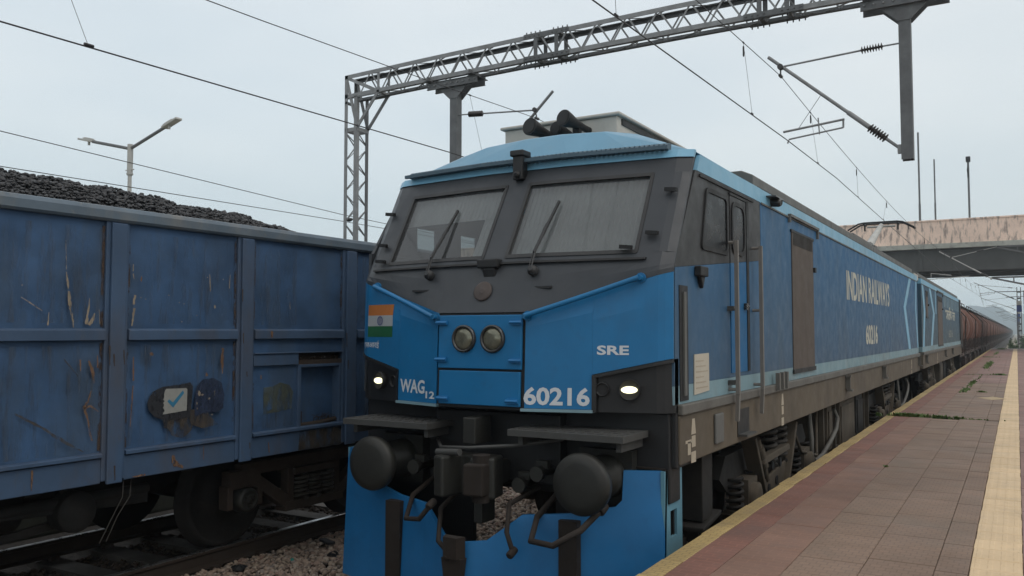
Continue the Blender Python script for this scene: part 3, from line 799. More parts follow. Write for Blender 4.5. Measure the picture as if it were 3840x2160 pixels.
# the cap over the windscreens: pale blue strip, ribbed visor, sloping roof
q = MB(); patch(q, -1.55, 1.5, 3.633, 3.70, off=.014, thick=.04, nx_=26, nz_=2); q.build("brow_strip", CYAN, lo)
q = MB()
for i in range(64):
    x = -1.33+2.62*i/63
    y0_ = fy(x, 3.68)
    q.prism([(y0_-.075, 3.702), (y0_+.05, 3.702), (y0_+.06, 3.768), (y0_+.0, 3.76)], 'yz', x-.014, x+.014)
q.bar((-1.36, fy(1.36, 3.68)-.07, 3.712), (-.40, fy(.4, 3.68)-.095, 3.712), .03, .03); q.bar((.40, fy(.4, 3.68)-.095, 3.712), (1.32, fy(1.32, 3.68)-.07, 3.712), .03, .03); q.bar((-.41, fy(0, 3.68)-.095, 3.712), (.41, fy(0, 3.68)-.095, 3.712), .03, .03)
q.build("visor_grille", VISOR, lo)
# roof shell of the cab
def rp(x, z, y): return (x, y, z)
TOP = [(-1.55, 6.72, 3.70), (-1.0, 6.63, 3.706), (-.4, 6.57, 3.706), (.4, 6.57, 3.706), (1.0, 6.63, 3.706), (1.5, 6.74, 3.69)]
RID = [(-.92, 6.96, 3.965), (-.62, 6.87, 4.0), (-.2, 6.82, 4.012), (.2, 6.81, 4.012), (.58, 6.84, 4.0), (.88, 6.94, 3.955)]
vs = TOP+RID
fs = [(i, i+1, 7+i, 6+i) for i in range(5)]
vs += [(-1.55, 8.74, 3.674), (-.92, 8.74, 3.965), (.88, 8.74, 3.955), (1.5, 8.74, 3.674)]     # 12..15
fs += [(0, 6, 13, 12), (6, 7, 8, 9, 10, 11, 14, 13), (11, 5, 15, 14), (12, 13, 14, 15), (0, 12, 15, 5, 4, 3, 2, 1)]
q = MB(); q.add(vs, fs); q.build("cab_roof", ROOFBLUE, lo, .025, seg=3)
# roof box and horns
q = MB(); q.box(-1.0, 7.80, 4.0, .32, 11.4, 4.385); q.box(-1.04, 7.76, 4.387, .36, 11.45, 4.42); q.build("roof_box", BEIGE, lo, .012)
q = MB(); q.box(.322, 7.9, 4.31, .332, 11.3, 4.37); q.build("roof_box_vent", BLACK, lo)
for (x, y, z, r_, L_) in ((-.47, 7.45, 4.29, .088, .36), (-.26, 7.62, 4.28, .072, .32), (-.07, 7.42, 4.32, .082, .34)):
    q = MB(); q.lathe((x, y-.05, z), (0.18, 1, -.12), [(0, r_), (.012, r_*1.04), (.10, r_*.86), (L_*.55, r_*.62), (L_, r_*.42), (L_+.1, r_*.42)], 20)
    q.lathe((x, y-.055, z), (0.18, 1, -.12), [(0, r_*.8), (.01, r_*.8)], 16)
    q.bar((x+.03, y+.2, z-.05), (x+.03, y+.2, 4.10), .07, .07); q.build("horn", RUBBER, lo)
# camera box top centre, mirror brackets, lower camera and emblem
q = MB(); y = fy(0, 3.58); q.box(-.05, y-.08, 3.54, .05, y+.02, 3.79); q.box(-.068, y-.10, 3.745, .068, y+.05, 3.80); q.lathe((0, y-.08, 3.585), (0, -1, -.2), [(0, .032), (.024, .028), (.03, .016)], 14); q.build("camera_housing", BLACK, lo, .012)
q = MB(); y = fy(0, 2.76); q.box(-.11, y-.07, 2.735, .09, y+.02, 2.81); q.prism([(y-.06, 2.735), (y+.02, 2.735), (y+.0, 2.63), (y-.04, 2.65)], 'yz', -.06, .06); q.build("camera_housing", BLACK, lo, .012)
q = MB(); y = fy(0, 2.52); q.lathe((-.02, y-.002, 2.54), (0, -1, .35), [(0, .085), (.008, .085), (.012, .07), (.012, .03), (.016, .02)], 28); q.build("emblem", EMBL, lo)
for (x, z) in ((1.32, 2.98), (-1.36, 3.02), (1.40, 3.34), (-1.42, 3.34), (1.14, 2.87), (-1.30, 2.86)):
    q = MB(); y = fy(x, z); q.bar((x-.05, y-.05, z), (x+.05, y-.05, z-.01), .035, .03); q.tube([(x, y+.01, z), (x, y-.05, z)], .014, 6); q.build("grab_bracket", RUBBER, lo)
q = MB()
patch(q, -1.38, -.08, 2.765, 2.782, off=.028, thick=.05, nx_=12, nz_=1); patch(q, .08, 1.30, 2.765, 2.782, off=.028, thick=.05, nx_=12, nz_=1)
q.build("windscreen_ledge", RUBBER, lo)
# V-shaped handrails
for sgn in (-1, 1):
    q = MB(); pts = []
    for i in range(9):
        x = sgn*(.44+.84*i/8); z = 2.335+.285*i/8; pts.append((x, fy(x, z)-.062, z))
    q.tube(pts, .021, 10)
    for p in (pts[0], pts[-1]): q.tube([p, (p[0], p[1]+.07, p[2]-.004)], .024, 8); q.lathe((p[0], p[1]+.058, p[2]), (0, -1, 0), [(0, .04), (.012, .04)], 12)
    q.build("handrail", BLUE_FRONT, lo)
# flag and lettering on the nose
def on_nose(x0, z0, off=.0025):
    return lambda u, v_: (x0+u, fy(x0+u, z0+v_)-off, z0+v_)
def flat_patch(nm, x0, x1, z0, z1, mt, par, off=.002):
    q = MB(); patch(q, x0, x1, z0, z1, off=off, thick=.0015, nx_=6, nz_=2); return q.build(nm, mt, par)
FX0, FX1, FZ0, FZ1 = -1.40, -1.035, 2.165, 2.455
fl = flat_patch("national_flag", FX0, FX1, FZ1-.0967, FZ1, SAFF, lo)
flat_patch("white_stripe", FX0, FX1, FZ0+.0967, FZ1-.0967, WHT, fl); flat_patch("green_stripe", FX0, FX1, FZ0, FZ0+.0967, GRN, fl)
q = MB(); cx_ = (FX0+FX1)/2; cz_ = (FZ0+FZ1)/2
for k in range(24):
    a = k*math.pi/12; a2 = a+math.pi/12
    vs = []
    for rr_, aa in ((.034, a), (.034, a2), (.042, a2), (.042, a)):
        x = cx_+rr_*math.cos(aa); z = cz_+rr_*math.sin(aa); vs.append((x, fy(x, z)-.0045, z))
    q.add(vs, [(0, 1, 2, 3)])
    x = cx_+.034*math.cos(a); z = cz_+.034*math.sin(a); x2 = cx_+.034*math.cos(a+.09); z2 = cz_+.034*math.sin(a+.09)
    q.add([(cx_, fy(cx_, cz_)-.0045, cz_), (x, fy(x, z)-.0045, z), (x2, fy(x2, z2)-.0045, z2)], [(0, 1, 2)])
q.build("flag_wheel", NAVY, fl)
text_mesh("60216", .50, .140, "lettering", WHITEP, on_nose(.415, 1.645), lo, .03)
text_mesh("WAG", .33, .115, "lettering", WHITEP, on_nose(-.90, 1.69), lo, .03)
text_mesh("12", .115, .060, "lettering", WHITEP, on_nose(-.555, 1.655), lo, .03)
text_mesh("SRE", .235, .072, "lettering", WHITEP, on_nose(.965, 2.035), lo, .03)
text_mesh("एसआरई", .25, .075, "lettering", WHITEP, on_nose(-1.475, 2.055), lo, .012)

# cab sides: right wall in one piece, left wall with its window openings left open
YB = 8.68
for sgn in (1, -1):
    xo, xi = XE_[sgn], XE_[sgn]-sgn*.032
    if sgn > 0:
        q = MB(); q.prism([(6.12, 1.66), (YB, 1.66), (YB, 1.80), (6.12, 1.80)], 'yz', xi, xo, 1)
        q.prism([(6.12, 1.802), (YB, 1.802), (YB, 2.93), (6.14, 2.70)], 'yz', xi, xo, 0); q.build("cab_side", [BLUE_SIDE, CYANLOW], lo)
        q = MB(); q.prism([(6.14, 2.703), (YB, 2.933), (YB, 3.53), (6.66, 3.53)], 'yz', xi, xo+.001); q.build("cab_side_band", BANDSIDE, lo)
        q = MB(); q.prism([(6.70, 3.532), (YB+.02, 3.532), (YB+.02, 3.674), (6.79, 3.674)], 'yz', xi, xo+.004); q.build("cab_side_stripe", CYAN, lo)
    else:
        q = MB(); q.prism([(6.16, 1.66), (YB, 1.66), (YB, 2.95), (6.22, 2.95)], 'yz', xi, xo)
        q.prism([(6.25, 2.952), (6.93, 2.952), (6.93, 3.53), (6.66, 3.53)], 'yz', xi, xo); q.box(-1.55, 6.93, 3.27, -1.518, 8.2, 3.53); q.box(-1.55, 7.26, 2.952, -1.518, 7.72, 3.269); q.box(-1.55, 8.04, 2.952, -1.518, YB, 3.53); q.box(-1.55, 6.93, 2.952, -1.518, 7.26, 3.03); q.box(-1.55, 7.72, 2.952, -1.518, 8.04, 3.03); q.prism([(6.70, 3.531), (YB, 3.531), (YB, 3.69), (6.80, 3.69)], 'yz', xi, xo)
        q.build("cab_side", BAND, lo)
q = MB(); q.add([(-1.53, 6.90, 2.98), (-1.53, 7.30, 2.98), (-1.53, 7.30, 3.30), (-1.53, 6.90, 3.30)], [(0, 1, 2, 3)]); q.build("cab_side_window", DIRTYGLASS, lo)
q = MB(); q.add([(-1.53, 7.68, 2.98), (-1.53, 8.08, 2.98), (-1.53, 8.08, 3.30), (-1.53, 7.68, 3.30)], [(0, 1, 2, 3)]); q.build("cab_side_window", DIRTYGLASS, lo)
# dark side glazing on the platform side
def rrect(y0, y1, z0, z1, r_, sl=0.0, n=5):
    pts = []
    for (cy, cz, a0) in ((y1-r_, z1-r_, 0), (y0+r_, z1-r_, 90), (y0+r_, z0+r_, 180), (y1-r_, z0+r_, 270)):
        for k in range(n+1):
            a = R(a0+90*k/n); y = cy+r_*math.cos(a); z = cz+r_*math.sin(a); pts.append((y+sl*(z-z0)*(1 if y < (y0+y1)/2 else 0), z))
    return pts
def ring(mb, outer, inner, x0, x1, mi=0):
    K = len(outer)
    for (A, B) in ((x0, x1),):
        vs = [(B, *p) for p in outer]+[(B, *p) for p in inner]+[(A, *p) for p in outer]+[(A, *p) for p in inner]
        fs = []
        for i in range(K):
            j = (i+1) % K
            fs += [(i, j, K+j, K+i), (2*K+i, 3*K+i, 3*K+j, 2*K+j), (i, 2*K+i, 2*K+j, j), (K+i, K+j, 3*K+j, 3*K+i)]
        mb.add(vs, fs, mi)
    return mb
q = MB(); q.prism(rrect(6.80, 7.50, 2.92, 3.40, .05, .28), 'yz', 1.495, 1.506); sg = q.build("cab_side_window", SIDEGLASS, lo)
q = MB(); ring(q, rrect(6.77, 7.53, 2.89, 3.43, .06, .28), rrect(6.81, 7.49, 2.93, 3.39, .05, .28), 1.49, 1.516)
q.build("window_frame", RUBBER, sg)
# crew door
q = MB(); q.prism([(7.60, 1.84), (8.12, 1.84), (8.12, 2.88), (7.60, 2.83)], 'yz', 1.498, 1.508, 0); q.prism([(7.60, 2.833), (8.12, 2.883), (8.12, 3.45), (7.60, 3.45)], 'yz', 1.498, 1.508, 1)
dr = q.build("crew_door", [BLUE_DOOR, BANDSIDE], lo)
q = MB(); q.prism(rrect(7.66, 8.04, 2.95, 3.38, .09), 'yz', 1.507, 1.513); q.build("door_window", SIDEGLASS, dr)
q = MB(); ring(q, rrect(7.63, 8.07, 2.92, 3.41, .11), rrect(7.67, 8.03, 2.96, 3.37, .09), 1.505, 1.522); q.build("door_window_frame", RUBBER, dr)
q = MB(); q.box(1.507, 8.02, 2.42, 1.535, 8.09, 2.48); q.tube([(1.53, 8.0, 2.45), (1.53, 8.12, 2.45)], .012, 6); q.build("door_handle", CHROME, dr)
q = MB(); q.box(1.497, 8.125, 1.84, 1.515, 8.20, 3.46); q.box(1.497, 7.58, 3.455, 1.515, 8.20, 3.475); q.build("door_seal", RUBBER, lo)
for (y, z0_, z1_) in ((7.52, 1.42, 3.03), (8.36, 1.42, 3.05)):
    q = MB(); q.bar((1.585, y, 1.66), (1.585, y, z1_), .034, .034, (0, 1, 0)); q.bar((1.585, y, 1.66), (1.565, y+.03, z0_), .034, .034, (0, 1, 0))
    for zz in (1.70, 2.42, z1_-.02): q.tube([(1.50, y, zz), (1.585, y, zz)], .016, 6)
    q.build("handrail", RAILG, lo)
q = MB()
for zz in (2.42, 1.76): q.box(1.50, 7.50, zz-.02, 1.56, 7.62, zz+.02)
q.build("rail_clamp", STEPM, lo)
# window rain strip, slot, notice, lamp, gutter
q = MB(); q.bar((1.508, 6.75, 3.50), (1.508, 8.4, 3.50), .014, .022); q.build("rain_strip", RUBBER, lo)
q = MB(); q.box(1.496, 6.24, 1.68, 1.507, 6.43, 2.57); q.build("equipment_slot", RUBBER, lo)
q = MB(); q.bar((1.512, 6.335, 1.72), (1.512, 6.335, 2.52), .05, .018, (1, 0, 0)); q.build("cable_duct", GREYP, lo)
q = MB(); q.prism([(6.56, 1.71), (6.94, 1.725), (6.94, 2.035), (6.57, 2.03)], 'yz', 1.502, 1.509); nb = q.build("notice_board", CREAMP, lo)
q = MB()
for k in range(6): q.box(1.5095, 6.60, 1.755+k*.043, 1.5105, 6.90-.05*(k % 3), 1.766+k*.043)
q.build("notice_lines", MARK, nb)
q = MB(); q.box(1.505, 6.60, 2.66, 1.56, 6.80, 2.74); q.prism([(6.66, 2.66), (6.78, 2.66), (6.72, 2.56)], 'yz', 1.505, 1.54); q.build("side_bracket", RUBBER, lo, .008)

# ------------------------------------------------------------------ shared builders for both sections
def bogie_mesh(yc):
    """parts of a two-axle bogie centred on yc: list of (name, MB, material)"""
    out_ = []
    for s in (-1, 1):
        x = s*1.16
        f = MB()
        f.prism([(yc-1.95, .78), (yc-1.75, .98), (yc-.75, 1.0), (yc-.55, .72), (yc+.55, .72), (yc+.75, 1.0), (yc+1.75, .98), (yc+1.95, .78), (yc+1.7, .62), (yc+.9, .62), (yc+.6, .48), (yc-.6, .48), (yc-.9, .62), (yc-1.7, .62)], 'yz', x-.05, x+.05)
        out_.append(("bogie_frame", f, BOGIED))
        for ya in (yc-1.3, yc+1.3):
            a = MB(); a.box(min(x, x+s*.2), ya-.17, .38, max(x, x+s*.2), ya+.17, .72); a.lathe((x+s*.19, ya, .53), (s, 0, 0), [(0, .155), (.07, .15), (.085, .10), (.09, .04)], 16)
            a.prism([(ya-.38, .40), (ya+.38, .40), (ya+.26, .30), (ya-.26, .30)], 'yz', x-.03, x+.09)
            out_.append(("axlebox", a, BOGIE))
            w_ = MB(); w_.lathe((s*.80, ya, .545), (s, 0, 0), [(-.03, .575), (0, .572), (.012, .546), (.11, .540), (.11, .46), (.07, .44), (.07, .18), (.12, .16), (.12, .10)], 28)
            out_.append(("wheel", w_, BOGIED))
            for dy in (-.30, .30):
                c = MB(); c.coil((x+s*.10, ya+dy, .42), .075, .34, 5, .019); out_.append(("coil_spring", c, BOGIED))
        for dy in (-.24, .24):
            c = MB(); c.coil((x+s*.08, yc+dy, .70), .10, .46, 6, .024); out_.append(("coil_spring", c, SPRING))
        t = MB(); t.tube([(x+s*.16, yc-1.0, 1.08), (x+s*.16, yc-.62, .60)], .045, 8); t.tube([(x+s*.16, yc-.92, .98), (x+s*.16, yc-.74, .76)], .065, 8); out_.append(("damper", t, BOGIE))
        t = MB(); t.tube([(x+s*.16, yc+.6, 1.10), (x+s*.2, yc+.95, .72), (x+s*.2, yc+1.9, .55), (x+s*.12, yc+2.3, .95), (x+s*.1, yc+2.45, 1.15)], .022, 6); out_.append(("brake_hose", t, BOGIE))
    ax = MB()
    for ya in (yc-1.3, yc+1.3): ax.tube([(-.8, ya, .545), (.8, ya, .545)], .09, 10)
    ax.box(-1.1, yc-.25, .40, 1.1, yc+.25, .80); ax.box(-.55, yc-1.15, .35, .55, yc-.35, .85); ax.box(-.55, yc+.35, .35, .55, yc+1.15, .85)
    out_.append(("axle_and_motor", ax, BOGIED))
    return out_
def section_body(par, y0, y1, blue):
    q = MB(); q.box(-1.5, y0, 1.66, 1.5, y1, 1.80, 1); q.box(-1.5, y0, 1.801, 1.5, y1, 3.53, 0); q.box(-1.5, y0, 3.531, 1.5, y1, 3.674, 2)
    q.build("body", [blue, CYANLOW, CYAN], par)
    q = MB(); q.box(1.501, y0+.02, 3.515, 1.512, y1-.02, 3.533); q.build("side_bead", SOLETOP, par)
    # roof: grey raised deck with joints
    yy = y0+.12
    while yy < y1-.3:
        ye = min(y1-.08, yy+4.35)
        q = MB(); q.prism([(-1.40, 3.676), (1.40, 3.676), (1.40, 3.845), (1.28, 3.90), (-1.28, 3.90), (-1.40, 3.845)], 'xz', yy, ye-.03); q.build("roof_deck", GREYP, par, .01)
        q = MB(); q.box(1.402, yy+.05, 3.70, 1.44, ye-.1, 3.725); q.build("roof_gutter", RUBBER, par)
        yy = ye
    # sole bar
    q = MB(); q.box(1.40, y0-(2.5 if y0 < 10 else 0), 1.20, 1.515, y1, 1.575); q.box(-1.515, y0-(2.5 if y0 < 10 else 0), 1.20, -1.40, y1, 1.575); q.build("sole_bar", SOLE, par, .012)
    q = MB(); q.box(1.38, y0-(2.5 if y0 < 10 else 0), 1.577, 1.54, y1, 1.658); q.box(-1.54, y0-(2.5 if y0 < 10 else 0), 1.577, -1.38, y1, 1.658); q.build("sole_bar_lip", SOLETOP, par, .01)
    q = MB(); q.box(-1.38, y0-2.4 if y0 < 10 else y0, 1.15, 1.38, y1, 1.65); q.build("underframe", BOGIED, par)
def lug(par, y, z=1.56, h=.20):
    q = MB(); q.prism([(y-.06, z-h), (y+.06, z-h), (y+.06, z), (y-.06, z)], 'yz', 1.517, 1.535)
    q.box(1.516, y-.09, z-.02, 1.60, y-.06, z+.01); q.prism([(y-.055, z-h), (y-.02, z-h), (y-.02, z-.0), (y-.055, z-.0)], 'yz', 1.536, 1.585)
    q.box(1.536, y-.05, z-h-.03, 1.61, y+.09, z-h-.002); q.build("lashing_lug", SOLETOP, par)
def jack_mark(par, y, z, s=1.0, extra=False):
    q = MB(); x0, x1 = 1.5165, 1.5185
    q.prism([(y-.055*s, z), (y+.055*s, z), (y+.03*s, z+.12*s), (y-.03*s, z+.12*s)], 'yz', x0, x1)
    q.prism([(y-.045*s, z-.10*s), (y+.045*s, z-.10*s), (y+.045*s, z-.012*s), (y-.045*s, z-.012*s)], 'yz', x0, x1)
    q.prism([(y-.06*s, z-.22*s), (y+.05*s, z-.22*s), (y+.05*s, z-.135*s), (y-.06*s, z-.135*s)], 'yz', x0, x1)
    if extra:
        q.prism([(y-.14*s, z-.15*s), (y-.07*s, z-.15*s), (y-.07*s, z-.05*s), (y-.14*s, z-.05*s)], 'yz', x0, x1)
        q.prism([(y-.19*s, z-.06*s), (y-.05*s, z-.06*s), (y-.05*s, z-.035*s), (y-.19*s, z-.035*s)], 'yz', x0, x1)
    q.build("jacking_mark", MARK, par)
def equip_box(par, y0, y1, z0, z1, nm="equipment_box", mt=None, x1=1.34):
    q = MB(); q.box(.6, y0, z0, x1, y1, z1); q.box(x1, y0+.06, z0+.06, x1+.02, y1-.06, z1-.06); q.build(nm, mt or BOGIE, par, .012)
def brown_door(par, y0, y1, z0=1.75, z1=3.385):
    q = MB(); q.box(1.499, y0, z0, 1.512, y1, z1); d = q.build("grille_door", BROWNDOOR, par, .004)
    q = MB()
    n_ = 14
    for k in range(n_): q.bar((1.514, y0+.05, z1-.03-.010*k), (1.514, y1-.05, z1-.03-.010*k), .003, .004)
    q.box(1.512, y0-.03, z0-.02, 1.522, y1+.03, z0+.03)
    q.build("door_mesh", RUBBER, d)["kind"] = "stuff"
    q = MB()
    for zz in (z1-.05, ): q.box(1.50, y0-.04, zz+.03, 1.518, y1+.04, zz+.06)
    q.build("door_header", RUBBER, d)
    q = MB(); q.box(1.512, y1-.02, z1-.42, 1.54, y1+.06, z1-.36); q.build("door_latch", RUBBER, d)
def gutter(par, y0, y1, z0, z1):
    q = MB(); q.bar((1.52, y0, z1), (1.52, y1, z1), .035, .03); q.bar((1.515, y1-.02, z1), (1.515, y1-.02, z0), .04, .03, (1, 0, 0)); q.bar((1.515, y0+.02, z1), (1.515, y0+.02, z1-.08), .04, .03, (1, 0, 0)); q.build("rain_gutter", GREYP, par)
def side_strip(par, pts, wd, mt=CYAN, nm="chevron_stripe"):
    """a bent stripe painted along (y, z) points"""
    q = MB(); vs = []
    for (y, z) in pts: vs += [(1.5035, y-wd/2, z), (1.5035, y+wd/2, z)]
    vs2 = [(1.5005, p[1], p[2]) for p in vs]; K = len(vs)
    fs = [(2*i, 2*i+1, 2*i+3, 2*i+2) for i in range(len(pts)-1)]
    q.add(vs+vs2, fs+[(2*i, K+2*i, K+2*i+2, 2*i+2) for i in range(len(pts)-1)]+[(2*i+1, 2*i+3, K+2*i+3, K+2*i+1) for i in range(len(pts)-1)])
    q.build(nm, mt, par)
def on_side(y0, z0, dz=0.0, off=1.503): return lambda u, v_: (off, y0+u, z0+v_+dz*u)

section_body(lo, 8.70, 24.55, BLUE_SIDE)
for yb in (10.1, 19.6):
    for nm, mb, mt in bogie_mesh(yb): mb.build(nm, mt, lo)
for y in (13.45, 17.45, 24.2): lug(lo, y)
for y in (9.1, 9.28, 9.46):
    q = MB(); q.box(1.54, y-.03, 1.60, 1.58, y+.03, 1.78); q.build("socket", SOLETOP, lo)
jack_mark(lo, 6.50, 1.41, 1.0, True); jack_mark(lo, 9.45, 1.42, 1.0); jack_mark(lo, 22.6, 1.42)
q = MB(); q.box(1.516, 7.02, 1.27, 1.54, 7.24, 1.52); q.build("step_cover", GREYP, lo, .01)
q = MB(); q.box(1.5155, 7.72, 1.255, 1.522, 8.10, 1.50); q.build("step_recess_shade", BLACK, lo)  # flat black plate painting in the shaded hollow of the recess
q = MB(); q.box(1.49, 7.74, 1.262, 1.60, 8.08, 1.28); q.build("step", STEPM, lo)
brown_door(lo, 10.06, 11.24); gutter(lo, 9.92, 11.55, 3.42, 3.545)
q = MB(); q.lathe((1.50, 9.16, 3.595), (1, -.3, -.2), [(0, .05), (.10, .045), (.12, .03)], 12); q.box(1.50, 8.95, 3.62, 1.60, 9.35, 3.635); q.build("side_lamp", CHROME, lo)
side_strip(lo, [(22.85, 3.53), (21.55, 2.78), (22.45, 1.802)], .46); side_strip(lo, [(24.25, 3.53), (24.05, 2.78), (24.40, 1.802)], .25)
text_mesh("INDIAN RAILWAYS", 5.05, .46, "lettering", CREAM, on_side(13.75, 2.70, .004), lo, .022)
text_mesh("60216", 1.42, .35, "lettering", CREAM, on_side(15.58, 1.99), lo, .035)
equip_box(lo, 13.9, 15.2, .28, 1.12); equip_box(lo, 15.45, 16.1, .45, 1.12, "battery_box", BOGIED); equip_box(lo, 12.9, 13.25, .5, 1.12, "valve_box", BOGIE)
q = MB()
for y in (12.7, 13.6, 15.3, 16.4, 16.9): q = MB(); q.bar((1.30, y, 1.15), (1.30, y, .45), .06, .06, (0, 1, 0)); q.bar((1.30, y, .5), (1.30, y+.3, .45), .05, .05); q.build("pipe_bracket", BOGIE, lo)
# triangular link plates with black discs for the shade in their holes, near the leading bogie
def link_plate(par, y):
    q = MB(); x0, x1 = 1.30, 1.335
    A, B, C_, D = (y-.95, 1.12), (y+.95, 1.12), (y+.45, .40), (y-.42, .33)
    q.bar((1.32, *A), (1.32, *D), .05, .16, (1, 0, 0)); q.bar((1.32, *B), (1.32, *C_), .05, .16, (1, 0, 0)); q.prism([(D[0]-.06, D[1]-.04), (C_[0]+.06, C_[1]-.04), (C_[0]+.18, C_[1]+.30), (D[0]-.2, D[1]+.26)], 'yz', x0, x1)
    q.prism([(y-.55, .80), (y+.62, .83), (y+.58, .90), (y-.5, .88)], 'yz', x0-.01, x1+.05)
    o = q.build("link_plate", BOGIE, par, .01)
    for (dy, z) in ((-.22, .50), (.12, .54), (.30, .72), (-.05, .72)): q = MB(); q.lathe((1.336, y+dy, z), (1, 0, 0), [(0, .05), (.012, .05)], 10); q.build("link_hole_shade", RUBBER, o)
link_plate(lo, 9.75); link_plate(lo, 19.3)
for (y, z) in ((11.7, .9), (21.3, .8)):
    q = MB(); q.tube([(1.32, y+.05, 1.14), (1.36, y, .8), (1.36, y-.02, .58), (1.38, y+.10, .50), (1.40, y+.5, .54), (1.40, y+1.1, .66), (1.39, y+1.6, .78), (1.38, y+1.78, .92), (1.34, y+1.70, 1.06)], .030, 8); q.build("cable_loop", SOLETOP, lo)
q = MB(); q.box(1.2, 7.0, .62, 1.42, 7.28, 1.18); q.prism([(6.9, .55), (7.4, .62), (7.4, .66), (6.9, .59)], 'yz', 1.0, 1.46); q.tube([(1.25, 6.75, .6), (1.25, 6.8, .1)], .05, 8); q.box(1.1, 6.65, .22, 1.3, 6.95, .5); q.build("sand_box", BOGIED, lo, .01)
q = MB(); q.tube([(1.2, 7.7, 1.15), (1.2, 7.75, .55), (1.1, 7.9, .25)], .03, 8); q.build("sand_pipe", RUSTY, lo)

# ------------------------------------------------------------------ buffer beam, buffers, coupler, steps and plough
q = MB(); q.box(-1.46, 6.12, .92, 1.46, 6.35, 1.598); q.box(-.6, 6.0, 1.0, .6, 6.119, 1.55); q.prism([(6.16, 1.18), (6.6, 1.18), (6.6, 1.66), (6.16, 1.66)], 'yz', 1.38, 1.50); q.prism([(6.16, 1.18), (6.6, 1.18), (6.6, 1.66), (6.16, 1.66)], 'yz', -1.50, -1.38)
q.build("buffer_beam", BLACK, lo, .01)
for sx in (-1, 1):
    x = sx*.978
    q = MB(); q.box(x-.22, 6.02, .90, x+.22, 6.119, 1.31); q.lathe((x, 6.02, 1.105), (0, -1, 0), [(0, .17), (.12, .16), (.13, .125), (.33, .12), (.33, .11)], 20); bf = q.build("buffer", BUFF, lo)
    q = MB(); q.lathe((x, 5.70, 1.105), (0, -1, 0), [(0, .12), (.05, .222), (.10, .228), (.135, .214), (.148, .15), (.153, .08), (.155, .01)], 36); q.build("buffer_plate", BUFF, bf)
for (xa, xb) in ((-1.32, -.42), (.34, 1.30)):
    q = MB(); q.box(xa, 5.62, 1.415, xb, 6.10, 1.465)
    for k in range(12):
        xx = xa+.05+(xb-xa-.1)*k/11
        for yy in (5.68, 5.80, 5.92): q.box(xx-.02, yy-.02, 1.4655, xx+.02, yy+.02, 1.470)
    q.box(xa+.05, 5.70, 1.34, xa+.09, 6.11, 1.414); q.box(xb-.09, 5.70, 1.34, xb-.05, 6.11, 1.414)
    q.build("front_step", STEPM, lo, .006)
q = MB()      # transition coupler: shank, head, knuckle, uncoupling lever
q.box(-.14, 5.75, .98, .14, 6.15, 1.18); q.prism([(-.22, 5.80), (.20, 5.80), (.24, 5.60), (.06, 5.52), (.04, 5.62), (-.10, 5.66), (-.16, 5.46), (-.27, 5.50)], 'xy', .92, 1.24)
cp = q.build("coupler", BUFF, lo, .02)
q = MB(); q.lathe((.13, 5.58, .90), (0, 0, 1), [(0, .07), (.36, .07)], 14); q.prism([(.02, 5.60), (.20, 5.60), (.22, 5.46), (.05, 5.44)], 'xy', .96, 1.20); q.build("knuckle", RUSTY, cp, .015)
q = MB(); q.tube([(-.55, 5.95, 1.30), (-.35, 5.72, 1.27), (.0, 5.62, 1.30), (.35, 5.72, 1.33), (.65, 5.95, 1.37)], .016, 6); q.tube([(-.3, 5.6, 1.25), (-.05, 5.55, 1.27)], .03, 6); q.build("uncoupling_lever", STEPM, cp)
q = MB(); q.box(-.10, 5.66, 1.32, .02, 5.9, 1.53); q.build("coupler_bracket", BUFF, lo, .01)
q = MB(); q.box(-.02, 5.70, .70, .06, 5.9, .92); q.build("coupler_bracket", BUFF, lo, .01)
for (pts, r_) in (([(-.62, 6.05, .98), (-.62, 5.70, .86), (-.52, 5.48, .72), (-.36, 5.44, .74), (-.28, 5.50, .86)], .021),
                  ([(.60, 6.05, .98), (.58, 5.66, .82), (.66, 5.42, .70), (.86, 5.38, .70), (1.02, 5.5, .80), (1.08, 5.75, .92)], .024),
                  ([(-.30, 6.05, .95), (-.28, 5.62, .80), (-.16, 5.42, .60), (-.04, 5.40, .52)], .02), ([(.38, 6.05, .96), (.36, 5.62, .90), (.42, 5.48, .72), (.46, 5.50, .58)], .02)):
    q = MB(); q.tube(pts, r_, 8); q.lathe(pts[-1], (0, -1, -.4), [(-.03, r_*1.5), (.05, r_*1.5), (.06, r_)], 10); q.build("air_hose", RUSTY, lo)
for (x, z) in ((.36, 1.02), (-.4, 1.06), (.52, 1.12), (-.66, 1.08)):
    q = MB(); q.lathe((x, 6.05, z), (0, -1, 0), [(0, .035), (.25, .035), (.25, .06), (.30, .06)], 10); q.box(x-.05, 5.84, z+.03, x+.05, 5.9, z+.09); q.build("brake_cock", BUFF, lo)
# plough
def pz(x):
    return lerp([(0, .60), (.20, .62), (.45, .82), (.78, .84), (1.10, .90), (1.145, .95), (1.15, 1.17), (1.44, 1.17)], abs(x))
def py(x, z): return 5.47+abs(x)/1.44*.60+(.10 if z < .3 else 0)*0-(.9-z)*.06
def pxl(x): return x*1.05 if x < -1.2 else x
xsP = [-1.44, -1.3, -1.152, -1.145, -1.10, -.95, -.78, -.6, -.45, -.32, -.20, -.1, 0, .1, .20, .32, .45, .6, .78, .95, 1.10, 1.145, 1.152, 1.3, 1.44]
q = MB(); vs = []
for lay in (0, .035):
    for x in xsP:
        for z in (.06, pz(x)*.5, pz(x)): vs.append((pxl(x), py(x, z)+lay-(.17*max(0, -x-.4)/1.04), z))
K = len(xsP)*3; fs = []
for i in range(len(xsP)-1):
    for j in range(2):
        a = i*3+j; fs += [(a, a+3, a+4, a+1), (K+a, K+a+1, K+a+4, K+a+3)]
    fs += [(i*3+2, i*3+5, K+i*3+5, K+i*3+2), (i*3, K+i*3, K+i*3+3, i*3+3)]
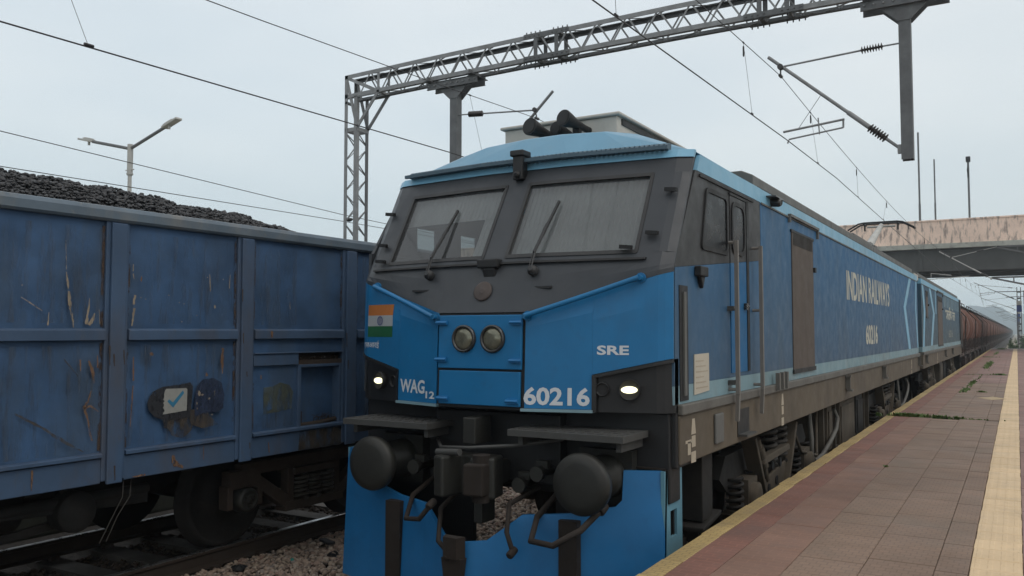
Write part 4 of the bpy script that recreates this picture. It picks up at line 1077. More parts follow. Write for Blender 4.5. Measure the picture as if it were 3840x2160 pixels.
e0 = (len(xsP)-1)*3
fs += [(0, 1, K+1, K), (1, 2, K+2, K+1), (e0, K+e0, K+e0+1, e0+1), (e0+1, K+e0+1, K+e0+2, e0+2)]
q.add(vs, fs); plo = q.build("plough", PLOUGH, lo)
for s in (-1, 1):
    q = MB(); xx = 1.44 if s > 0 else -1.512
    # side cheek with a rectangular hole, built as four strips round it
    y0_, y1_ = (6.06 if s > 0 else 5.91), 6.44
    hy0, hy1, hz0, hz1 = 6.18, 6.32, .66, .86
    for (ya, yb_, za, zb_) in ((y0_, y1_, .06, hz0), (y0_, y1_, hz1, 1.17), (y0_, hy0, hz0, hz1), (hy1, y1_, hz0, hz1)):
        q.box(min(xx, xx-s*.03), ya, za, max(xx, xx-s*.03), yb_, zb_)
    q.build("plough_cheek", PLOUGHSIDE, plo)
    q = MB(); q.box(min(s*1.15, s*1.43), 6.10, 1.171, max(s*1.15, s*1.43), 6.44, 1.185); q.build("plough_top", RUSTY, plo)
    q = MB(); xx = s*.80; yp_ = py(xx, .5)-(.17*.4/1.04 if s < 0 else 0); q.prism([(xx-.075, .10), (xx+.075, .10), (xx+.075, .80), (xx-.075, .80)], 'xz', yp_-.055, yp_+.02); q.build("plough_strap", RUSTY, plo)
q = MB(); q.box(-1.42, 6.30, .10, -.42, 6.36, .93); q.build("plough_shade_plate", BLACK, plo)  # added black plates stand in for the deep shade behind the plough
q = MB(); q.box(.40, 6.30, .10, 1.42, 6.36, .93); q.build("plough_shade_plate", BLACK, plo)
q = MB(); q.prism([(-.09, 5.42), (.09, 5.42), (.06, 5.34), (-.06, 5.34)], 'xy', .50, .66); q.prism([(-.05, .20), (.05, .20), (.09, .50), (-.09, .50)], 'xz', 5.36, 5.44); q.build("plough_bracket", RUSTY, plo)

# ------------------------------------------------------------------ trailing section
l2 = thing("electric_locomotive", "trailing section of the blue locomotive, dirtier, with raised pantograph, between leading section and tank wagons", "locomotive", (0, 25.6, 0))
section_body(l2, 25.62, 44.2, BLUE_SIDE2)
for yb in (29.4, 39.6):
    for nm, mb, mt in bogie_mesh(yb): mb.build(nm, mt, l2)
link_plate(l2, 29.2); link_plate(l2, 39.3)
for y in (26.3, 33.6, 37.4): lug(l2, y)
jack_mark(l2, 30.4, 1.42)
side_strip(l2, [(26.0, 3.53), (26.5, 2.78), (26.0, 1.802)], .45); side_strip(l2, [(28.3, 3.53), (29.6, 2.78), (28.6, 1.802)], .6); side_strip(l2, [(30.3, 3.53), (30.4, 2.78)], .25)
brown_door(l2, 31.1, 33.1); gutter(l2, 30.9, 33.4, 3.43, 3.55); brown_door(l2, 26.9, 27.5, 2.62, 3.38)
q = MB()
for k in range(12):
    y = 34.0+k*.78
    q.prism([(y, 3.10), (y+.26, 3.10), (y+.26, 3.50), (y, 3.50)], 'yz', 1.5005, 1.5045)
q.build("worn_light_stripes", CYANLOW, l2)
text_mesh("भारतीय", 3.5, .50, "lettering", CREAM, on_side(34.6, 2.66), l2, .025); text_mesh("रेल", 1.6, .48, "lettering", CREAM, on_side(38.5, 2.66), l2, .025)
text_mesh("60216", 2.2, .28, "lettering", M("faded_lettering", (.30, .31, .27), .7), on_side(36.2, 2.0), l2, .01)
equip_box(l2, 33.6, 35.0, .3, 1.12); equip_box(l2, 35.4, 36.2, .4, 1.12, "battery_box", BOGIED)
q = MB(); q.box(1.30, 43.2, 3.05, 1.53, 44.15, 3.66); q.box(1.503, 43.35, 1.85, 1.53, 43.43, 3.3); q.build("rear_cab_window", RUBBER, l2)
q = MB(); q.tube([(1.57, 42.9, 1.5), (1.57, 42.9, 3.0)], .022, 6); q.tube([(1.57, 44.0, 1.5), (1.57, 44.0, 3.0)], .022, 6); q.build("handrail", GREYP, l2)
q = MB(); q.box(-1.44, 44.0, .35, 1.44, 44.1, 1.2); q.build("rear_plough", BOGIED, l2)
# gangway bellows between the sections
q = MB()
for k in range(8):
    y = 24.58+k*.128
    q.box(-1.36, y, 1.25, 1.36, y+.09, 3.60); q.box(-1.30, y+.0905, 1.3, 1.30, y+.1275, 3.55)
q.build("gangway_bellows", GREYP, l2)
q = MB(); q.box(1.30, 24.56, 3.61, 1.44, 25.58, 3.76); q.build("bellows_cap", BEIGE, l2)
# pantograph, raised to the contact wire
def pantograph(par, y0, up):
    q = MB()
    for sx in (-1, 1):
        q.bar((sx*.62, y0-.9, 4.13), (sx*.62, y0+.9, 4.13), .06, .08)
        for dy in (-.8, .8): q.lathe((sx*.62, y0+dy, 3.90), (0, 0, 1), [(0, .07), (.03, .11), (.05, .07), (.08, .11), (.10, .07), (.13, .11), (.15, .07), (.19, .07)], 12)
    for dy in (-.9, .0, .9): q.bar((-.62, y0+dy, 4.13), (.62, y0+dy, 4.13), .06, .08)
    p = q.build("pantograph", GREYP, par)
    zt = 5.68 if up else 4.36
    if up:
        q = MB(); q.tube([(0, y0-.6, 4.2), (0, y0-2.85, 4.66)], .07, 10); q.box(-.2, y0-3.15, 4.60, .2, y0-2.65, 4.76); q.build("lower_arm", GREYP, p)
        q = MB()
        q.tube([(0, y0-2.85, 4.78), (0, y0-.1, zt)], .1, 10, rs=[.12, .075]); q.tube([(-.42, y0-.1, zt-.03), (.42, y0-.1, zt-.03)], .035, 8)
        q.build("upper_arm", LAMPH, p)
    else:
        q = MB(); q.tube([(0, y0-.8, 4.2), (0, y0+1.2, 4.3)], .08, 8); q.build("lower_arm", GALV, p)
    q = MB(); pts = []
    for k in range(13):
        x = -1.0+2.0*k/12; pts.append((x, zt+.09-(.22*max(0, abs(x)-.62)/.38)**1.0*(abs(x) > .62)))
    for dy in (-.22, .22): q.tube([(x, y0+dy-.1, z) for x, z in pts], .026, 8)
    for sx in (-.5, .5): q.bar((sx, y0-.34, zt+.05), (sx, y0+.14, zt+.05), .05, .06); q.bar((sx, y0-.1, zt+.05), (sx, y0-.1, zt-.16), .05, .05)
    q.build("collector_head", RUBBER, p)
pantograph(l2, 30.0, True)
q = MB(); q.box(.2, 16.2, 3.9, 1.25, 18.4, 3.99); q.build("roof_hatch", GREYP, lo, .02)
q = MB()
for y in (34.5, 36.5, 38.5): q.lathe((.4, y, 3.90), (0, 0, 1), [(0, .08), (.05, .13), (.1, .08), (.15, .13), (.2, .08), (.25, .08)], 10)
q.tube([(.4, 34.5, 4.16), (.4, 38.5, 4.16)], .03, 6); q.build("roof_busbar", INSU, l2)
# ================================================================== COAL WAGON on the next track
WXN = -2.70                                        # outer skin of the near side
WXF = 2*TW-WXN
WY0, WY1 = -.95, 8.95
wg = thing("coal_wagon", "dented blue open coal wagon with scraped paint standing on the left track", "wagon", (TW, 4.0, 0))
ribs = [(0.09, .30), (1.46, 1.67), (2.86, 3.07), (4.26, 4.47), (5.63, 5.84), (7.11, 7.34), (8.72, 8.95)]
edges = [WY0]+[a for r_ in ribs for a in r_]
bays = [(WY0, .09)]+[(ribs[i][1], ribs[i+1][0]) for i in range(len(ribs)-1)]
r_ = np.random.default_rng(8)
def dented(y0, y1, z0, z1, amp):
    """a side sheet, gently buckled"""
    q = MB(); ny_, nz_ = 14, 9; vs = []
    ph = r_.uniform(0, 6, 4)
    dents = [(r_.uniform(y0+.15, y1-.15), r_.uniform(z0+.15, z1-.15), r_.uniform(.08, .2), r_.uniform(-1, .5)) for _ in range(4)]
    for lay in (0, -.006):
        for j in range(nz_+1):
            for i in range(ny_+1):
                y = y0+(y1-y0)*i/ny_; z = z0+(z1-z0)*j/nz_
                u = math.sin(math.pi*i/ny_)*math.sin(math.pi*j/nz_)
                d = amp*u*(.5+.5*math.sin(y*3+ph[0])*math.sin(z*4+ph[1]))
                for (dy, dz, ds_, da) in dents: d += da*.022*math.exp(-((y-dy)**2+(z-dz)**2)/ds_**2)*u**.5
                vs.append((WXN+d+lay, y, z))
    W = ny_+1; K = W*(nz_+1); fs = []
    for j in range(nz_):
        for i in range(ny_):
            a = j*W+i; fs += [(a, a+1, a+W+1, a+W), (K+a, K+a+W, K+a+W+1, K+a+1)]
    return q.add(vs, fs, 0, True)
for k, (ya, yb) in enumerate(bays):
    dented(ya, yb, 2.235, 3.119, .02).build("side_sheet", WBLUE, wg)
    q = MB(); q.prism([(WXN-.01, 2.14), (WXN+.055, 2.14), (WXN+.055, 2.225), (WXN+.03, 2.238), (WXN-.01, 2.238)], 'xz', ya, yb); q.build("middle_rail", WBLUE2, wg, .006)
    door = (k == 5)
    if not door:
        dented(ya, yb, 1.235, 2.138, .03).build("side_sheet", WBLUE, wg)
    else:
        dented(ya, 6.44, 1.235, 1.87, .015).build("side_sheet", WBLUE, wg)
        q = MB(); q.box(WXN-.005, ya, 2.005, WXN+.012, yb, 2.138); q.build("side_sheet", WBLUE, wg)
        q = MB(); q.box(WXN-.01, ya, 1.875, WXN+.035, 6.44, 1.990); q.box(WXN-.01, ya, 1.992, WXN+.05, yb, 2.004); q.build("door_rail", WBLUE2, wg, .004)
        q = MB(); q.box(WXN-.12, 6.44, 1.875, WXN-.09, yb, 1.992); q.bar((WXN-.02, 6.46, 1.893), (WXN-.02, yb, 1.893), .07, .05); q.box(WXN-.05, 6.46, 1.91, WXN-.03, yb-.01, 1.955)
        for yy in (6.50, 6.545, 6.68, 6.725, 6.83, 6.875, 6.99, 7.035): q.lathe((WXN-.032, yy, 1.935), (1, 0, 0), [(0, .017), (.02, .017), (.03, .010)], 8)
        q.build("door_hinge_bar", WRUST, wg)
        q = MB(); q.box(WXN-.11, 6.48, 1.215, WXN-.085, 7.10, 1.87); q.build("side_door", WBLUE, wg)
        q = MB(); q.box(WXN-.10, 6.44, 1.21, WXN+.03, 6.485, 1.872); q.box(WXN-.10, 7.07, 1.21, WXN+.02, 7.108, 1.872); q.box(WXN-.09, 6.486, 1.84, WXN+.02, 7.068, 1.871); q.build("door_frame", WBLUE2, wg, .005)
        q = MB(); q.tube([(WXN-.03, 6.49, 1.235), (WXN-.025, 6.8, 1.24), (WXN-.03, 7.06, 1.265)], .027, 8); q.box(WXN-.08, 6.52, 1.25, WXN-.05, 6.58, 1.38); q.build("door_bar", WRUST, wg)
        q = MB()
        for _ in range(26):
            y = r_.uniform(6.72, 6.98); q.tube([(WXN-.03, y, 1.26), (WXN-.02, y+r_.uniform(-.05, .05), 1.30), (WXN-.01, y+r_.uniform(-.1, .1), 1.29+r_.uniform(0, .06))], .0025, 4)
        q.build("twig_tangle", WRUST, wg)["kind"] = "stuff"
    q = MB(); q.prism([(WXN-.01, 1.195), (WXN+.05, 1.195), (WXN+.05, 1.225), (WXN+.02, 1.234), (WXN-.01, 1.234)], 'xz', ya, yb)
    q.build("lower_rail", WBLUE2, wg, .004)
    q = MB(); q.box(WXN-.012, ya, .985, WXN+.022, yb, 1.185); q.build("sole_plate", WBLUE2 if k != 5 else WBLUE2, wg, .006)
for (ya, yb) in ribs:
    q = MB(); q.prism([(ya, 1.0), (yb, 1.0), (yb, 3.13), (ya, 3.13)], 'yz', WXN-.02, WXN+.03)
    q.prism([(ya+.035, .975), (yb-.035, .975), (yb-.035, 3.11), (ya+.035, 3.11)], 'yz', WXN+.0305, WXN+.058); q.build("stiffener_rib", WBLUE2, wg, .008)
q = MB(); pts = [(WXN-.06, 3.12), (WXN+.045, 3.12), (WXN+.062, 3.14), (WXN+.062, 3.205), (WXN+.04, 3.238), (WXN-.01, 3.25), (WXN-.06, 3.24)]
q.prism(pts, 'xz', WY0-.02, WY1+.02)
q.prism([(2*TW-a, z) for a, z in pts], 'xz', WY0-.02, WY1+.02); q.build("top_coping", WTOP, wg)
q = MB(); q.box(WXF-.02, WY0, .98, WXF+.02, WY1, 3.12); q.build("far_side", WBLUE2, wg)
for yy in (WY0, WY1-.05):
    q = MB(); q.box(WXF+.03, yy, 1.1, WXN-.03, yy+.05, 3.12); q.box(WXF, yy-.02, 3.125, WXN, yy+.07, 3.235)
    for zz in (1.6, 2.1, 2.6): q.box(WXF+.1, yy-.05, zz, WXN-.1, yy+.1, zz+.1)
    q.build("end_wall", WBLUE2, wg)
q = MB(); q.box(WXF+.03, WY0+.06, 1.15, WXN-.03, WY1-.06, 1.22); q.box(TW-.25, WY0, .62, TW+.25, WY1, 1.14)
for yy in (.9, 2.3, 3.7, 5.1, 6.9, 7.9): q.box(WXF+.05, yy, .95, WXN-.06, yy+.12, 1.148)
q.build("underframe", WDARK, wg)
q = MB(); q.tube([(WXN-.4, 2.0, .8), (WXN-.4, 5.0, .8)], .05, 8); q.lathe((WXN-.75, 3.2, .75), (0, 1, 0), [(0, .16), (.05, .2), (.75, .2), (.8, .16)], 18); q.build("brake_gear", WDARK, wg)
q = MB(); q.lathe((WXN-.5, 4.28, .72), (1, 0, 0), [(0, .14), (.03, .17), (.20, .17), (.23, .12), (.24, .05)], 16); q.bar((WXN-.4, 3.3, .8), (WXN-.4, 5.0, .72), .05, .09); q.bar((WXN-.4, 4.28, .7), (WXN-.45, 4.2, 1.12), .06, .10, (0, 1, 0)); q.bar((WXN-.5, 3.5, .55), (WXN-.5, 4.3, .62), .05, .07); q.build("brake_block_gear", WDARK, wg, .01)
for (dx, bend) in ((0, .10), (.07, .16)):
    q = MB(); q.tube([(WXN-.02, 4.50+dx, .98), (WXN+.01, 4.47+dx, .84), (WXN+.03, 4.41+dx-bend*.4, .70), (WXN+.0, 4.30+dx-bend*.2, .50)], .004, 5); q.build("hanging_wire", SPRING, wg)
q = MB(); q.tube([(WXN+.01, 6.97, 1.2), (WXN+.012, 6.96, .95), (WXN+.01, 6.93, .65)], .003, 4); q.build("hanging_wire", SPRING, wg)
# rust along the weld lines and dirty runs below the rails
for k, (ya, yb) in enumerate(bays):
    if k < 2: continue
    for (y, z0_, z1_) in ((ya+.012, 2.25, 3.08), (yb-.012, 2.25, 3.08), (ya+.012, 1.25, 2.12), (yb-.012, 1.25, 2.12)):
        if k == 5 and y > 6.5 and z1_ < 2.2: continue
        q = MB(); q.prism([(y-.013, z0_), (y+.013, z0_), (y+.013, z1_), (y-.013, z1_)], 'yz', WXN+.008, WXN+.0095); q.build("weld_line", EDGERUST, wg)
    ye_ = yb if k != 5 else 6.42
    for (z0_, z1_, x_) in ((1.26, 2.10, .0335), (2.28, 3.05, .0335)):
        if k == 5 and z0_ == 1.26: z1_ = 1.85; x_ = .0175
        q = MB(); q.prism([(ya+.02, z0_), (ye_-.02, z0_), (ye_-.02, z1_), (ya+.02, z1_)], 'yz', WXN+x_, WXN+x_+.0012); q.build("dirt_streaks", STREAK, wg)
# bogies with three-piece side frames
for yb in (.85, 7.15):
    for s in (-1, 1):
        x = TW+s*1.14
        q = MB()
        q.bar((x, yb-1.05, .80), (x, yb+1.05, .80), .12, .13); q.bar((x, yb-1.0, .78), (x, yb-.38, .36), .13, .13); q.bar((x, yb+1.0, .78), (x, yb+.38, .36), .13, .13); q.bar((x, yb-.45, .33), (x, yb+.45, .33), .16, .10)
        q.bar((x, yb-.36, .80), (x, yb-.36, .36), .12, .09, (0, 1, 0)); q.bar((x, yb+.36, .80), (x, yb+.36, .36), .12, .09, (0, 1, 0))
        for d in (-1, 1):
            q.box(x-.07, yb+d*1.0-.20, .62, x+.07, yb+d*1.0+.20, .80); q.box(x-.07, yb+d*1.0-.23, .42, x+.07, yb+d*1.0-.16, .66); q.box(x-.07, yb+d*1.0+.16, .42, x+.07, yb+d*1.0+.23, .66)
        q.build("bogie_side_frame", WRUST if s > 0 else WDARK, wg, .012)
        for dy in (-.2, 0, .2):
            for dx in (-.04, ):
                q = MB(); q.coil((x+s*.03, yb+dy, .39), .082, .25, 5.5, .021, n=6); q.build("coil_spring", SPRING, wg)
        q = MB(); q.box(x-.18, yb-.34, .66, x+.10, yb+.34, .73); q.build("bolster_end", WRUST, wg, .01)
        for d in (-1.0, 1.0):
            q = MB(); q.lathe((x-s*.02, yb+d, .50), (s, 0, 0), [(0, .13), (.10, .13), (.14, .12), (.15, .085), (.145, .08), (.145, .03), (.16, .028), (.16, .01)], 20)
            for k in range(3):
                a = k*2.094+.5; q.lathe((x+s*.125, yb+d+.055*math.cos(a), .50+.055*math.sin(a)), (s, 0, 0), [(0, .018), (.035, .018)], 6)
            q.build("axlebox", BUFF, wg)
            q = MB(); q.lathe((TW+s*.80, yb+d, .50), (s, 0, 0), [(-.03, .53), (.0, .528), (.012, .502), (.11, .496), (.115, .46), (.115, .44), (.06, .42), (.055, .19), (.10, .16), (.10, .09)], 36); q.build("wheel", WDARK, wg)
    q = MB()
    for d in (-1.0, 1.0): q.tube([(TW-1.1, yb+d, .5), (TW+1.1, yb+d, .5)], .08, 10)
    q.box(TW-1.1, yb-.16, .45, TW+1.1, yb+.16, .85); q.build("axle_and_bolster", WDARK, wg)
# scraped paint, rust, tar patches and the torn notice
def blob(mb, cy, cz, ry, rz, seed, n=14, x=None, rag=.35, rot=0.0):
    g_ = np.random.default_rng(seed); x = WXN+.036 if x is None else x
    pts = []
    for k in range(n):
        a = 2*math.pi*k/n; f = 1+g_.uniform(-rag, rag); u, v_ = ry*f*math.cos(a), rz*f*math.sin(a)
        pts.append((cy+u*math.cos(rot)-v_*math.sin(rot), cz+u*math.sin(rot)+v_*math.cos(rot)))
    mb.prism(pts, 'yz', x-.0012, x); return mb
def drag(mb, pts, ws, seed, x=None):
    g_ = np.random.default_rng(seed); x = WXN+.036 if x is None else x
    out_ = []; back = []
    N_ = 5
    P = []
    for i in range(len(pts)-1):
        for k in range(N_):
            t = k/N_; P.append((pts[i][0]*(1-t)+pts[i+1][0]*t, pts[i][1]*(1-t)+pts[i+1][1]*t, ws[i]*(1-t)+ws[i+1]*t))
    P.append((*pts[-1], ws[-1]))
    for i, (y, z, w_) in enumerate(P):
        a = P[min(i+1, len(P)-1)]; b_ = P[max(i-1, 0)]
        dy, dz = a[0]-b_[0], a[1]-b_[1]; l_ = math.hypot(dy, dz) or 1
        w1 = w_*(.6+g_.uniform(0, .8)); w2 = w_*(.6+g_.uniform(0, .8))
        out_.append((y-dz/l_*w1, z+dy/l_*w1)); back.append((y+dz/l_*w2, z-dy/l_*w2))
    mb.prism(out_+back[::-1], 'yz', x-.0012, x); return mb
class Piece:
    """each scrape or stain is a piece of its own"""
    def __init__(s, nm, mt, x=None): s.nm, s.mt, s.x = nm, mt, x
    def drag(s, pts, ws, seed):
        q = MB(); drag(q, pts, ws, seed, s.x); q.build(s.nm, s.mt, wg)
    def blob(s, cy, cz, ry, rz, seed, **k):
        q = MB(); k.setdefault('x', s.x); blob(q, cy, cz, ry, rz, seed, **k); q.build(s.nm, s.mt, wg)
A_ = Piece("paint_scrape", SCRAPE)
A_.drag([(3.91, 2.93), (3.92, 2.70)], [.001, .002], 1); A_.drag([(3.92, 2.68), (3.935, 2.60), (3.94, 2.55)], [.003, .010, .004], 2); A_.drag([(3.945, 2.53), (3.95, 2.46), (3.965, 2.38), (3.985, 2.30), (3.99, 2.245)], [.008, .013, .010, .006, .003], 102)
A_.drag([(4.12, 2.48), (4.115, 2.40), (4.105, 2.34), (4.10, 2.27)], [.002, .008, .007, .016], 3); A_.drag([(4.165, 2.36), (4.15, 2.31), (4.12, 2.265)], [.005, .012, .012], 4); A_.drag([(4.205, 2.39), (4.215, 2.27)], [.002, .002], 5)
A_.drag([(4.505, 2.78), (4.505, 2.72)], [.003, .005], 6); A_.drag([(4.505, 2.70), (4.515, 2.655)], [.006, .003], 106); A_.drag([(4.53, 2.52), (4.515, 2.44)], [.009, .010], 7); A_.drag([(4.525, 2.41), (4.515, 2.34), (4.505, 2.26)], [.010, .009, .005], 107)
A_.drag([(5.295, 2.74), (5.30, 2.66), (5.305, 2.58)], [.002, .007, .003], 8); A_.blob(5.36, 2.44, .009, .016, 9); A_.drag([(5.53, 2.75), (5.525, 2.62)], [.002, .003], 10)
A_.drag([(6.30, 2.52), (6.31, 2.44)], [.005, .002], 11); A_.drag([(3.575, 2.47), (3.66, 2.42), (3.74, 2.37)], [.002, .004, .002], 12); A_.drag([(3.79, 2.36), (3.785, 2.26)], [.002, .005], 13)
for (y, z) in ((4.63, 2.49), (4.585, 2.50), (4.97, 2.47), (5.27, 2.71), (5.02, 2.46), (5.45, 2.70), (6.62, 2.60), (3.58, 2.56), (5.0, 2.30), (5.16, 2.36), (4.86, 2.53)): A_.blob(y, z, .005, .0045, int(y*100))
A_ = Piece("rust_scrape", SCRAPE2)
A_.blob(4.585, 2.66, .008, .026, 20); A_.drag([(4.125, 1.98), (4.16, 1.90), (4.175, 1.80)], [.006, .013, .004], 21); A_.drag([(4.155, 1.74), (4.13, 1.66), (4.095, 1.60)], [.003, .007, .014], 22); A_.drag([(4.10, 1.59), (4.13, 1.52), (4.15, 1.42), (4.17, 1.34)], [.012, .006, .007, .008], 122)
A_.drag([(4.055, 1.99), (4.06, 1.90)], [.008, .003], 23); A_.drag([(4.20, 2.02), (4.205, 1.92)], [.003, .007], 24); A_.drag([(4.525, 2.00), (4.53, 1.80)], [.006, .007], 25); A_.drag([(4.528, 1.76), (4.52, 1.60), (4.51, 1.42)], [.005, .006, .003], 125)
A_.blob(4.70, 2.02, .02, .014, 26); A_.blob(5.28, 1.82, .014, .016, 27); A_.drag([(5.46, 2.06), (5.455, 1.93), (5.46, 1.82)], [.012, .015, .004], 28); A_.blob(5.93, 1.77, .009, .022, 29)
A_.drag([(4.09, 1.60), (4.15, 1.62), (4.22, 1.57)], [.008, .007, .003], 32); A_.blob(6.05, 2.19, .014, .03, 34, x=WXN+.0565)
A_ = Piece("rust_scrape", SCRAPE2, WXN+.0275)
A_.blob(4.95, 1.09, .025, .035, 30); A_.drag([(4.95, 1.06), (5.05, 1.01)], [.03, .008], 31); A_.drag([(3.70, 1.17), (3.70, 1.02)], [.008, .004], 33); A_.blob(4.62, 1.0, .06, .008, 35); A_.drag([(5.27, 1.18), (5.268, 1.05)], [.002, .002], 36); A_.drag([(6.05, 1.12), (6.06, 1.02)], [.004, .006], 37)
A_ = Piece("rust_streak", WRUST, WXN+.060)
for (y, z, h) in ((4.29, 2.1, .16), (4.33, 2.03, .10), (4.42, 2.06, .12), (5.66, 2.62, .12), (5.68, 2.2, .10), (5.73, 1.83, .05), (7.14, 2.2, .16), (7.17, 1.9, .1), (5.78, 1.15, .06), (4.36, 1.12, .12)): A_.drag([(y, z), (y+.006, z-h)], [.007, .004], int(z*100+y*10))
A_ = Piece("brown_scratch", STAINB)
A_.drag([(3.55, 1.605), (3.75, 1.49), (3.95, 1.35), (4.10, 1.26)], [.006, .010, .013, .003], 40); A_.drag([(3.92, 2.0), (4.04, 1.86)], [.005, .002], 41)
A_ = Piece("brown_muck", STAINB); A_.blob(5.0, 1.39, .13, .11, 42, rag=.15, x=WXN+.034); A_.blob(5.22, 1.43, .20, .07, 43, rag=.2, rot=-.35)
q = MB(); q.prism([(6.46, .99), (7.10, .99), (7.10, 1.18), (6.48, 1.18)], 'yz', WXN+.023, WXN+.0275); q.build("brown_muck", STAINB, wg)
q = MB(); q.prism([(5.985, 1.40), (6.20, 1.41), (6.36, 1.43), (6.38, 1.60), (6.33, 1.67), (6.20, 1.70), (6.10, 1.665), (5.98, 1.66)], 'yz', WXN+.018, WXN+.0195); q.build("faded_stain", STAINY, wg)
q = MB(); g_ = np.random.default_rng(3); pts = [(4.72, 1.70), (4.82, 1.735), (5.0, 1.745), (5.10, 1.76), (5.13, 1.72), (5.115, 1.52), (5.10, 1.45), (4.98, 1.44), (4.87, 1.445), (4.865, 1.37), (4.835, 1.375), (4.825, 1.45), (4.74, 1.48), (4.68, 1.545), (4.665, 1.60), (4.69, 1.66)]
q.prism(pts, 'yz', WXN+.0363, WXN+.0385); q.build("tar_patch", TAR, wg)
q = MB(); pts = [(5.155, 1.45), (5.15, 1.60), (5.17, 1.72), (5.24, 1.78), (5.36, 1.785), (5.45, 1.74), (5.485, 1.62), (5.47, 1.50), (5.40, 1.47), (5.28, 1.475)]
q.prism(pts, 'yz', WXN+.0363, WXN+.0385); pb_ = q.build("painted_patch", PATCHB, wg)
for (y, z, a, b_) in ((5.20, 1.655, .018, .02), (5.235, 1.64, .016, .009), (5.31, 1.60, .011, .011), (5.175, 1.565, .008, .012), (5.18, 1.52, .005, .009), (5.37, 1.65, .003, .02), (5.345, 1.45, .012, .006)):
    q = MB(); blob(q, y, z, a, b_, int(y*777), x=WXN+.040); q.build("paper_remnant", SCRAPE, wg)
left_edge = [(4.83+g_.uniform(-.012, .014), 1.495+.2*k/14) for k in range(15)]
pts = left_edge+[(4.85, 1.715), (4.95, 1.712), (5.055, 1.71), (5.068, 1.70), (5.066, 1.512)]
q = MB(); q.prism(pts, 'yz', WXN+.0387, WXN+.0415); nt_ = q.build("torn_notice", PAPER, wg)
q = MB(); q.prism([(4.862, 1.605), (4.88, 1.622), (4.918, 1.592), (5.02, 1.692), (5.034, 1.668), (4.922, 1.548)], 'yz', WXN+.0417, WXN+.0432); q.build("tick_mark", TEAL, nt_)

# coal load: a mound and the lumps lying over it
def coal_h(x, y):
    cr = lerp([(WY0+.2, 3.0), (.0, 3.55), (2.2, 3.68), (4.2, 3.67), (5.0, 3.69), (5.9, 3.64), (7.0, 3.585), (7.8, 3.49), (8.3, 3.28), (8.8, 2.96)], y)
    u = min(1, abs(x-TW)/1.5)
    base = 2.98
    return base+(cr-base)*(1-u**1.35)+.014*math.sin(y*5.1+x*2)*(1-u)+.012*math.sin(y*11+x*9)
q = MB(); NX, NY = 24, 80; vs = []
for j in range(NY+1):
    for i in range(NX+1):
        x = WXF+.06+(WXN-WXF-.12)*i/NX; y = WY0+.1+(WY1-WY0-.2)*j/NY; vs.append((x, y, coal_h(x, y)-.03))
q.add(vs, [(j*(NX+1)+i, j*(NX+1)+i+1, (j+1)*(NX+1)+i+1, (j+1)*(NX+1)+i) for j in range(NY) for i in range(NX)], 0, True)
tag(q.build("coal_bed", COALB), "bed of black coal filling the blue wagon", kind="stuff")
g_ = np.random.default_rng(21); n = 19000
x = np.where(g_.uniform(size=n) < .8, g_.uniform(TW-.35, WXN-.06, n), g_.uniform(WXF+.1, TW-.3, n)); y = np.concatenate([g_.uniform(3.0, 8.75, int(n*.9)), g_.uniform(-.6, 3.0, n-int(n*.9))])
z = np.array([coal_h(a, b_) for a, b_ in zip(x, y)])+g_.uniform(-.02, .022, n)
sz = .010+.046*g_.beta(1.1, 4.4, n)
tag(lumps("coal_lumps", np.stack([x, y, z], 1), sz, COALM, 22, .72), "heaped black coal lumps showing above the wagon side", kind="stuff")

# ================================================================== PORTAL GANTRY over the tracks
GY0, GY1, GYC = 15.0, 15.42, 15.2
ZB, ZT = 7.70, 8.25
GX0 = -9.78
gn = thing("portal_gantry", "lattice steel portal gantry spanning the tracks with two drop posts", "gantry", (GX0+.2, GYC, -.9))
def camber(x): return .10*(1-((x+1)/9.0)**2) if abs(x+1) < 9 else 0
XE = 9.0
segs = [GX0, -7.5, -4.35, -1.8, .2, 3.0, XE]
for (yy, zz, e1, e2) in ((GY0, 'T', (0, 0, -1), (0, 1, 0)), (GY1, 'T', (0, 0, -1), (0, -1, 0)), (GY0, 'B', (0, 0, 1), (0, 1, 0)), (GY1, 'B', (0, 0, 1), (0, -1, 0))):
    q = MB()
    for a, b_ in zip(segs, segs[1:]):
        za = (ZT if zz == 'T' else ZB)+camber(a); zb_ = (ZT if zz == 'T' else ZB)+camber(b_)
        q.angle((a, yy, za), (b_, yy, zb_), .09, .014, e1, e2)
    q.build("beam_chord", GALV if yy == GY0 else GALVD, gn)
def bar_obj(p0, p1, w_=.034, t=.008, name="lacing_bar", mt=GALV, par=gn, up=(0, 1, 0)):
    q = MB(); q.bar(p0, p1, w_, t, up); q.build(name, mt, par)
x = GX0+.45; k = 0
while x < 3.4:
    zb_, zt = ZB+camber(x)+.03, ZT+camber(x)-.03
    h = .32
    for yy, sh in ((GY0+.016, 0), (GY1-.016, 1)):
        up_ = (k+sh) % 2 == 0
        bar_obj((x, yy, zb_ if up_ else zt), (x+h, yy, zt if up_ else zb_))
    if k % 2 == 0:
        up_ = (k//2) % 2 == 0
        bar_obj((x, GY0+.03 if up_ else GY1-.03, ZT+camber(x)-.015), (x+2*h, GY1-.03 if up_ else GY0+.03, ZT+camber(x+2*h)-.015), up=(0, 0, 1))
        bar_obj((x, GY1-.03 if up_ else GY0+.03, ZB+camber(x)+.015), (x+2*h, GY0+.03 if up_ else GY1-.03, ZB+camber(x+2*h)+.015), up=(0, 0, 1))
    x += h; k += 1
